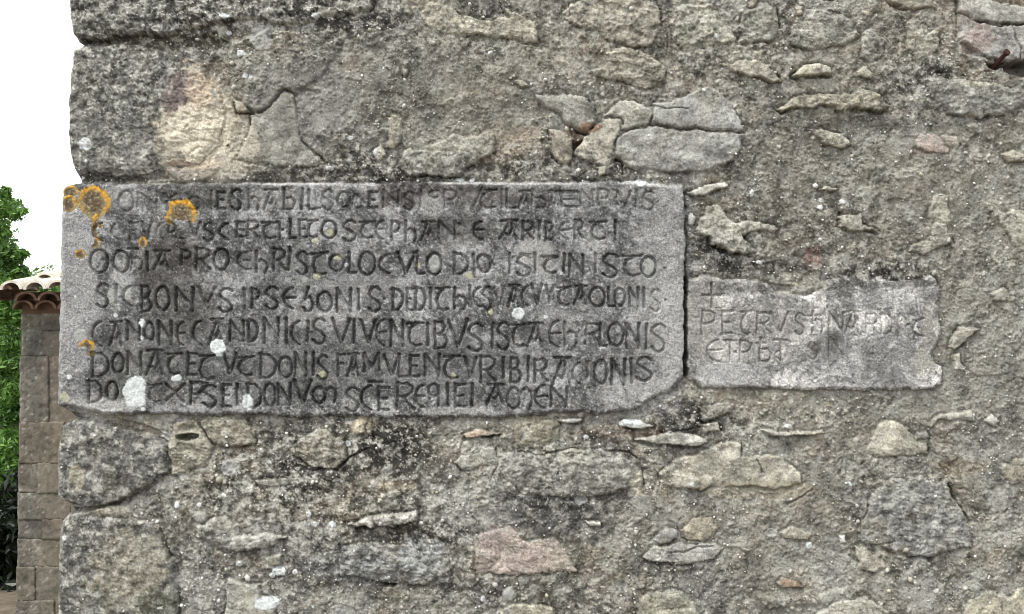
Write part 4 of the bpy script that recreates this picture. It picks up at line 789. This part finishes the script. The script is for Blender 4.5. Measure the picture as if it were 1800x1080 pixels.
# ---- grit and pebbles standing proud of the mortar (joined: nobody could count them)
rng = np.random.default_rng(5)
t = (1 + 5 ** .5) / 2
ico = np.array([(-1, t, 0), (1, t, 0), (-1, -t, 0), (1, -t, 0), (0, -1, t), (0, 1, t), (0, -1, -t), (0, 1, -t), (t, 0, -1), (t, 0, 1), (-t, 0, -1), (-t, 0, 1)], np.float32)
ico /= np.linalg.norm(ico[0])
icof = np.array([(0, 11, 5), (0, 5, 1), (0, 1, 7), (0, 7, 10), (0, 10, 11), (1, 5, 9), (5, 11, 4), (11, 10, 2), (10, 7, 6), (7, 1, 8), (3, 9, 4), (3, 4, 2), (3, 2, 6), (3, 6, 8), (3, 8, 9), (4, 9, 5), (2, 4, 11), (6, 2, 10), (8, 6, 7), (9, 8, 1)], np.int32)
NG = 8500
gx = rng.uniform(104, 1815, NG * 2); gy = rng.uniform(-10, 1090, NG * 2)
gi = NB + np.searchsorted(100 + xs, gx).clip(0, len(xs) - 1); gj = np.searchsorted(ys, gy).clip(0, NY - 1)
reg0 = REG[gj, gi]
dens = .35 + .65 * sstep(-.2, .4, n_c4[gj, gi] + n_c1[gj, gi] * .6)
isq = np.isin(reg0, QUOINS)
ok = (((reg0 == 0) & (rng.random(NG * 2) < dens)) | (isq & (rng.random(NG * 2) < .12)) | (~isq & (reg0 != 0) & (reg0 != R_BIG) & (reg0 != R_SML) & (reg0 < R_BIG) & (rng.random(NG * 2) < .10)))
gx, gy, gi, gj = [a[ok][:NG] for a in (gx, gy, gi, gj)]
n = len(gx)
rad = (0.85 + 1.5 * rng.random(n) ** 3 + 3.4 * (rng.random(n) > .965) * rng.random(n)) * 1.1
ax = rad[:, None] * rng.uniform(.65, 1.3, (n, 3))
ang = rng.uniform(0, 6.28, n)
pts = ico[None] * ax[:, None, :] * rng.uniform(.82, 1.15, (n, 12, 1))
ca, sa = np.cos(ang)[:, None], np.sin(ang)[:, None]
qx = pts[:, :, 0] * ca - pts[:, :, 2] * sa; qz = pts[:, :, 0] * sa + pts[:, :, 2] * ca; qy = pts[:, :, 1]
hx = VX[gj, gi] / S + 900
gv = np.stack([(hx[:, None] + qx - 900) * S, VY[gj, gi][:, None] + (qy * .9 - .25 * rad[:, None]) * S, VZ[gj, gi][:, None] + qz * S], -1).reshape(-1, 3)
gf = (icof[None] + (np.arange(n) * 12)[:, None, None]).reshape(-1, 3)
pal = np.array([(.50, .49, .45), (.40, .38, .30), (.30, .29, .24), (.20, .19, .155), (.68, .68, .66), (.10, .095, .085)], np.float32)
pc = pal[rng.choice(6, n, p=[.28, .22, .16, .12, .14, .08])] * rng.uniform(.8, 1.1, (n, 1))
gc = np.repeat(np.concatenate([pc, np.ones((n, 1))], 1), 12, 0)
me = mesh_np('grit', gv - np.array(wall.location), gf, gc, True)
new_obj('grit', me, M_LICH, wall, kind='stuff')

# ------------------------------------------------------------------ small things on the wall
def plain_mat(name, rgb, rough=.9, var=.35, scale=30, bump=.2, metal=0.0, rgb2=None):
    m = bpy.data.materials.new(name); m.use_nodes = True; nt = m.node_tree; N = nt.nodes; L = nt.links
    b = N['Principled BSDF']; b.inputs['Roughness'].default_value = rough; b.inputs['Metallic'].default_value = metal; b.inputs['Specular IOR Level'].default_value = .25
    g = N.new('ShaderNodeNewGeometry'); n1 = N.new('ShaderNodeTexNoise'); n1.inputs['Scale'].default_value = scale; n1.inputs['Detail'].default_value = 6; n1.inputs['Roughness'].default_value = .65
    L.new(g.outputs['Position'], n1.inputs['Vector'])
    cr = N.new('ShaderNodeValToRGB'); e = cr.color_ramp.elements
    a = rgb2 or tuple(c * (1 - var) for c in rgb); e[0].position = .34; e[1].position = .66
    e[0].color = (*a, 1); e[1].color = (*[min(1, c * (1 + var * .6)) for c in rgb], 1)
    L.new(n1.outputs['Fac'], cr.inputs[0]); L.new(cr.outputs[0], b.inputs['Base Color'])
    bp = N.new('ShaderNodeBump'); bp.inputs['Strength'].default_value = bump; bp.inputs['Distance'].default_value = .01
    L.new(n1.outputs['Fac'], bp.inputs['Height']); L.new(bp.outputs[0], b.inputs['Normal'])
    return m
def tube(p0, p1, r0, r1, n=8, caps=True):
    p0 = np.array(p0, float); p1 = np.array(p1, float); d = p1 - p0; d /= np.linalg.norm(d)
    u = np.cross(d, (0, 0, 1)); 
    if np.linalg.norm(u) < 1e-3: u = np.array((1., 0, 0))
    u /= np.linalg.norm(u); w_ = np.cross(d, u)
    vs, fs = [], []
    for p, r in ((p0, r0), (p1, r1)):
        for k in range(n):
            a = 2 * math.pi * k / n; vs.append(p + r * (math.cos(a) * u + math.sin(a) * w_))
    for k in range(n): fs.append((k, (k + 1) % n, n + (k + 1) % n, n + k))
    if caps: fs.append(tuple(range(n))[::-1]); fs.append(tuple(range(n, 2 * n)))
    return [tuple(q) for q in vs], fs
def join(parts):
    V_, F_ = [], []
    for v, f in parts:
        o = len(V_); V_ += [tuple(map(float, q)) for q in v]; F_ += [tuple(int(o + i) for i in g) for g in f]
    return V_, F_
def py_mesh(name, v, f, smooth=False):
    me = bpy.data.meshes.new(name); me.from_pydata(v, [], f); me.update()
    if smooth: me.polygons.foreach_set('use_smooth', [True] * len(me.polygons))
    return me
def wpt(px, py, y=0.0): return ((px - 900) * S, y, CAM_Z - (py - 540) * S)
M_RUST = plain_mat('rusty_iron', (.05, .022, .014), .8, .5, 300, .5)
h0 = wpt(1761, 97, -.030); h1 = wpt(1744, 124, .03); b0 = np.array(wpt(1747, 120, .02))
nail = join([tube(np.array(h0) - b0, np.array(h1) - b0, .0055, .007, 8), tube(np.array(h0) - b0 + np.array((.001, -.003, .0015)), np.array(h0) - b0 + np.array((-.0015, .004, -.002)), .0092, .0088, 9)])
o = new_obj('iron_spike', py_mesh('iron_spike', *nail), M_RUST, None, 'rusty dark iron spike sticking out of a hole near the top right corner', 'spike'); o.location = b0
tw0 = np.array(wpt(585, 275, -.012)); tw1 = np.array(wpt(613, 260, -.016))
M_TWIG = plain_mat('dry_twig', (.10, .08, .055), .9, .4, 200)
o = new_obj('twig', py_mesh('twig', *join([tube((0, 0, 0), (tw1 - tw0) * .55 + np.array((0, 0, .001)), .0016, .0013, 6), tube((tw1 - tw0) * .5 + np.array((0, 0, .001)), tw1 - tw0, .0013, .0007, 6)])), M_TWIG, None,
            'thin dark twig caught on the mortar above the long slab', 'twig'); o.location = tw0

# ------------------------------------------------------------------ ground
M_GROUND = plain_mat('dry_earth', (.14, .115, .085), .95, .4, 9, .5)
gn = 120; g = np.linspace(-1, 1, gn); gxx = np.sign(g) * np.abs(g) ** 3 * 200; GX, GY = np.meshgrid(gxx, gxx)
GZ = (.012 * fbm(GX * 100, GY * 100, 90, 71, 4)).astype(np.float32) - .01
gv = np.stack([GX, GY, GZ], -1).reshape(-1, 3); gi_ = np.arange(gn * gn).reshape(gn, gn)
gf = np.stack([gi_[:-1, :-1], gi_[:-1, 1:], gi_[1:, 1:], gi_[1:, :-1]], -1).reshape(-1, 4)
o = new_obj('ground', mesh_np('ground', gv, gf), M_GROUND, kind='structure')

# ------------------------------------------------------------------ tiled garden wall behind
DB = 6.3; SB = DB / D0 * S; YB_ = DB - D0                      # its face, metres per reference pixel there
def bx(px): return (px - 900) * SB
def bz(py): return CAM_Z - (py - 540) * SB
gw_ = empty('garden_wall', (bx(34), YB_, 0), 'tall garden wall of mottled stone blocks topped with curved clay tiles behind the corner', 'garden wall')
GW0 = np.array(gw_.location); gw_['kind'] = 'thing'
def block_mesh(x0, x1, z0, z1, depth, seed, rgb):
    # rounded, uneven block: front grid with edges pulled back, closed sides
    nx = max(4, int((x1 - x0) / .009)); nz = max(4, int((z1 - z0) / .009))
    X, Z = np.meshgrid(np.linspace(x0, x1, nx), np.linspace(z0, z1, nz))
    e = np.minimum(np.minimum(X - x0, x1 - X), np.minimum(Z - z0, z1 - Z)) + .006 * fbm(X * 500, Z * 500, 30, seed + 2, 3)
    px, pz = X * 500, Z * 500
    Y = -.002 * sstep(-.002, .004, e) - .007 * fbm(px, pz, 34, 777, 5, .7) + .004
    X = X + .004 * fbm(px, pz, 25, seed + 3, 2) * (e < .01); Z = Z + .004 * fbm(px, pz, 25, seed + 5, 2) * (e < .01)
    v = np.stack([X, Y, Z], -1).reshape(-1, 3); ii = np.arange(nx * nz).reshape(nz, nx)
    f = np.stack([ii[:-1, :-1], ii[:-1, 1:], ii[1:, 1:], ii[1:, :-1]], -1).reshape(-1, 4)
    ring = np.concatenate([ii[0, :], ii[1:, -1], ii[-1, -2::-1], ii[-2:0:-1, 0]])
    bv = v[ring].copy(); bv[:, 1] = depth; o_ = len(v); nr = len(ring)
    f2 = np.stack([ring, o_ + np.arange(nr), o_ + (np.arange(nr) + 1) % nr, np.roll(ring, -1)], -1)
    cc = np.empty((len(v) + nr, 3), np.float32); c = C3(*rgb)
    V_ = np.concatenate([v, bv]); nn = fbm(V_[:, 0] * 500, V_[:, 2] * 500, 75, 909, 6, .72) + .5 * fbm(V_[:, 0] * 500, V_[:, 2] * 500, 220, 929, 2); nn2 = fbm(V_[:, 0] * 500, V_[:, 2] * 500, 11, 919, 3, .7)
    cc[:] = c; cc = cc * (1 + .75 * nn[:, None]); cc = mix(cc, C3(.05, .047, .04), sstep(.05, .4, nn2) * .6); cc = mix(cc, C3(.42, .41, .37), sstep(.42, .6, -nn2 + nn * .35) * .7); tn_ = sstep(-.2, .3, np.sin((V_[:, 0] - bx(74)) * 6) * .5 + nn * .5) * (V_[:, 0] > bx(66)) * .5; cc = mix(cc, C3(.21, .175, .13), tn_)
    cc = np.clip(cc, .03, .7)
    return V_, np.concatenate([f, f2]), np.concatenate([cc, np.ones((len(cc), 1), np.float32)], 1)
courses = [(553, 579, [(38, 71), (74, 118), (121, 215)]), (580, 626, [(40, 142), (145, 220)]), (628, 742, [(37, 84), (86, 150), (153, 218)]),
           (743, 814, [(36, 112), (115, 210)]), (816, 866, [(34, 66), (68, 132), (135, 210)]), (868, 913, [(33, 124), (127, 208)]), (915, 947, [(33, 74), (76, 150), (153, 215)]),
           (949, 996, [(32, 118), (121, 212)]), (998, 1055, [(31, 60), (62, 108), (111, 205)]), (1057, 1093, [(30, 94), (97, 210)])]
BC = [(.165, .152, .122), (.155, .145, .12), (.17, .152, .118), (.15, .142, .12), (.163, .145, .116), (.158, .148, .122)]
kk = 0
for y0, y1, segs in courses:
    for x0, x1 in segs:
        jt = (0, 0); x0 += jt[0] - 1.9; x1 += jt[1] + 1.9; y0 -= .6 if x0 == x1 else 0
        y0 -= 1.3; y1 += 1.3
        v, f, c = block_mesh(bx(x0), bx(x1), bz(y1), bz(y0), .25, 300 + kk, BC[kk % 6]); v = v + np.array([0, YB_ - .004 * (kk % 3), 0])
        org = v.mean(0)
        o = new_obj('stone_block', mesh_np('stone_block', v - org, f, c), M_STONE, gw_); o.location = org - GW0; kk += 1
bv_, bf_, bc_, off_ = [], [], [], 0
ycs = [c_[0] for c_ in courses] + [1095]
for q in range(len(ycs) - 1):
    xq = 212 + (q * 37) % 30
    while xq < 560:
        wq = 45 + (q * 53 + int(xq) * 17) % 60
        v, f, c = block_mesh(bx(xq), bx(xq + wq + .5), bz(ycs[q + 1] + .8), bz(ycs[q] - .5), .2, 400 + q, BC[(q + int(xq)) % 6])
        bv_.append(v + np.array([0, YB_, 0]) - GW0); bf_.append(f + off_); bc_.append(c); off_ += len(v); xq += wq
o = new_obj('blockwork', mesh_np('blockwork', np.concatenate(bv_), np.concatenate(bf_), np.concatenate(bc_)), M_STONE, gw_, kind='stuff')
# rest of the wall: mortar core running behind the corner, blocks beyond the frame are part of it
v, f = box(bx(35) + .0, .4, YB_ + .012, YB_ + .5, 0, bz(552)); v = v - GW0.astype(np.float32)
new_obj('mortar', mesh_np('mortar', v, f, np.tile([.15, .13, .10, 1], (8, 1)), False), M_MORTAR, gw_)
# clay tiles: half pipes, running front to back
def half_pipe(r0, r1, length, th, rise, n=10, up=1):
    vs, fs = [], []; NL = 4
    for k in range(NL + 1):
        tt = k / NL; r = r0 + (r1 - r0) * tt
        for rr in (r, r - th):
            for j in range(n + 1):
                a = math.pi * j / n
                vs.append((-math.cos(a) * rr, tt * length, up * math.sin(a) * rr * .8 + rise * tt))
    W = 2 * (n + 1)
    for k in range(NL):
        for j in range(n):
            a = k * W + j; b = a + W
            fs.append((a, b, b + 1, a + 1)); c = a + n + 1; d = c + W; fs.append((c, c + 1, d + 1, d))
        for j in (0, n): a = k * W + j; fs.append((a, a + n + 1, a + n + 1 + W, a + W))
    for k in (0, NL):
        for j in range(n): a = k * W + j; fs.append((a, a + 1, a + n + 2, a + n + 1))
    return vs, fs
M_TILE = plain_mat('painted_sunlit_clay_tile', (.66, .62, .54), .85, .3, 22, .3, 0, (.46, .40, .32))  # pale colour has the sunlight on the tile tops painted in
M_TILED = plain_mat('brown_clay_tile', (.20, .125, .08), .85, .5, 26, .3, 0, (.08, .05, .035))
tr = .062
top_me = py_mesh('roof_tile', *half_pipe(tr, tr * .88, .36, .016, .045), smooth=False); top_me.materials.append(M_TILE)
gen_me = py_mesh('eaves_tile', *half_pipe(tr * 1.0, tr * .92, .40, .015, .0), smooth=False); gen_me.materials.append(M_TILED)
z_t = bz(509)
def link_tile(me, name, loc, rot=(0, 0, 0), label=None):
    o = bpy.data.objects.new(name, me); COL.objects.link(o); o.parent = gw_; o.location = np.array(loc) - GW0; o.rotation_euler = rot
    if label: o['label'] = label
    return o
xt = bx(42)
rr = random.Random(4)
for k in range(22):
    x = xt + k * tr * 2.02
    link_tile(top_me, 'roof_tile', (x, YB_ - .16 + rr.uniform(-.01, .01), z_t + rr.uniform(-.004, .004)), (rr.uniform(-.02, .02), rr.uniform(-.05, .05), rr.uniform(-.03, .03)))
    link_tile(top_me, 'roof_tile', (x + .065, YB_ + .12, z_t + .050 + rr.uniform(-.004, .004)), (rr.uniform(-.02, .02), 0, rr.uniform(-.03, .03)))
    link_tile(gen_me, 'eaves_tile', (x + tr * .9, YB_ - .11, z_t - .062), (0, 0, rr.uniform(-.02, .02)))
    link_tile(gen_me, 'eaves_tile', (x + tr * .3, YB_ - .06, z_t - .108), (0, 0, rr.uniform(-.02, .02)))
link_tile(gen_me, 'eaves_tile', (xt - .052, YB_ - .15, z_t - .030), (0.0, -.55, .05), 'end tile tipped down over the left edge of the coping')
v, f = box(bx(38), .4, YB_ - .0, YB_ + .5, bz(552), z_t - .015); v = v - GW0.astype(np.float32)
new_obj('coping_bed', mesh_np('coping_bed', v, f, np.tile([.13, .08, .05, 1], (8, 1)), False), M_MORTAR, gw_)

# ------------------------------------------------------------------ trees
def leaf_mat(name, rgb, rgb2):
    m = bpy.data.materials.new(name); m.use_nodes = True; nt = m.node_tree; N = nt.nodes; L = nt.links
    b = N['Principled BSDF']; b.inputs['Roughness'].default_value = .42; b.inputs['Specular IOR Level'].default_value = .5
    at = N.new('ShaderNodeAttribute'); at.attribute_name = 'tint'
    mx = N.new('ShaderNodeMix'); mx.data_type = 'RGBA'; mx.inputs['A'].default_value = (*rgb, 1); mx.inputs['B'].default_value = (*rgb2, 1)
    L.new(at.outputs['Fac'], mx.inputs['Factor']); L.new(mx.outputs['Result'], b.inputs['Base Color'])
    tr_ = N.new('ShaderNodeBsdfTranslucent'); L.new(mx.outputs['Result'], tr_.inputs['Color'])
    ms = N.new('ShaderNodeMixShader'); ms.inputs['Fac'].default_value = .35
    L.new(b.outputs[0], ms.inputs[1]); L.new(tr_.outputs[0], ms.inputs[2]); L.new(ms.outputs[0], N['Material Output'].inputs['Surface'])
    return m
M_LEAF = leaf_mat('laurel_leaf', (.035, .095, .018), (.20, .38, .07))
M_LEAFD = leaf_mat('painted_shade_leaf', (.006, .011, .004), (.012, .022, .007))  # leaf green taken near black: the shade under the tree as colour
M_BARK = plain_mat('grey_bark', (.12, .10, .075), .95, .5, 25, .6)
def foliage(clumps, per, size, seed, base):
    r = np.random.default_rng(seed); Vs, Cs = [], []
    for (cx, cy, cz, rx, ry, rz, nn) in clumps:
        n_ = int(nn * per)
        d = r.normal(size=(n_, 3)); d /= np.linalg.norm(d, axis=1)[:, None]
        p = d * (r.random((n_, 1)) ** .45) * np.array([rx, ry, rz]) + np.array([cx, cy, cz])
        nrm = d + r.normal(size=(n_, 3)) * .8 + np.array([0, 0, .5]); nrm /= np.linalg.norm(nrm, axis=1)[:, None]
        a = np.cross(nrm, r.normal(size=(n_, 3))); a /= np.linalg.norm(a, axis=1)[:, None]; b = np.cross(nrm, a)
        s = (size * r.uniform(.6, 1.3, n_))[:, None]
        q = np.stack([p - a * s, p + b * s * .38 + nrm * s * .12, p + a * s, p - b * s * .38 + nrm * s * .12], 1)
        Vs.append(q.reshape(-1, 3)); t_ = np.clip(r.random(n_) * .8 + .15 * r.normal() + .1, 0, 1)
        Cs.append(np.repeat(np.stack([t_, t_, t_, np.ones(n_)], 1), 4, 0))
    v = np.concatenate(Vs) - np.array(base); c = np.concatenate(Cs); f = np.arange(len(v)).reshape(-1, 4)
    return v, f, c
DT = 7.5; ST = DT / D0 * S
def tp(px, py, dy=0): return ((px - 900) * ST, DT - D0 + dy, CAM_Z - (py - 540) * ST)
base = tp(-60, 540); base = (base[0], base[1] + .6, 0)
tree = empty('laurel_tree', base, 'bushy bright green laurel tree at the left edge behind the tiled garden wall', 'tree')
rr = random.Random(8); cl = []
def c_at(px, py, rad, n_, dy=0, fl=1.0): 
    x, y, z = tp(px, py, dy); cl.append((x, y, z, rad * ST, rad * ST * 1.3, rad * ST * fl, n_))
for a in [(8, 340, 12, 60), (2, 365, 22, 110), (25, 376, 13, 50, 0, .5), (40, 372, 8, 30, 0, .6), (-5, 395, 22, 90), (12, 410, 9, 25), (-12, 425, 22, 90), (8, 450, 22, 130), (28, 452, 16, 90), (42, 445, 7, 20),
          (35, 480, 15, 80), (10, 490, 24, 150), (20, 520, 24, 160), (5, 550, 26, 170), (28, 560, 18, 110), (15, 600, 26, 190), (30, 640, 20, 130), (5, 650, 26, 170), (20, 690, 26, 190), (8, 730, 24, 150), (32, 725, 18, 100),
          (18, 775, 26, 180), (0, 810, 26, 150), (25, 825, 20, 120), (8, 860, 24, 110), (28, 870, 12, 40)]: c_at(*a)
for k in range(110):
    c_at(rr.uniform(-420, 10), rr.uniform(470, 850), rr.uniform(26, 48), 190, rr.uniform(.25, 2.6))
for k in range(16): c_at(rr.uniform(-380, -100), rr.uniform(330, 440), rr.uniform(24, 40), 110, rr.uniform(.2, 1.6))
v, f, c = foliage(cl, 2.4, .025, 3, base)
new_obj('crown', mesh_np('crown', v, f, c, False), M_LEAF, tree)
parts = [tube((0, 0, 0), (.05, -.05, 1.0), .13, .10, 10, False), tube((.05, -.05, 1.0), (-.35, .15, 1.6), .10, .05, 9, False), tube((.05, -.05, 1.0), (-.1, -.2, 1.6), .06, .03, 8, False), 
         tube((.02, -.05, .9), (-.6, -.1, 1.7), .06, .02, 8, False)]
o = new_obj('trunk', py_mesh('trunk', *join(parts), smooth=True), M_BARK, tree)
# dense hedge below and beyond the tree, shade painted into its near-black leaves
hb = (-3.4, 4.6, 0)
hv = []
for k in range(150):
    hv.append((rr.uniform(-6.5, -2.75), rr.uniform(4.05, 5.6), rr.uniform(-.02, .62), .22, .22, .16, 300))
v, f, c = foliage(hv, 1.0, .05, 5, hb)
o = new_obj('hedge', mesh_np('hedge', v, f, c, False), M_LEAFD, None, 'hedge with shade painted into its very dark leaves, low down behind the laurel tree', 'hedge'); o.location = hb
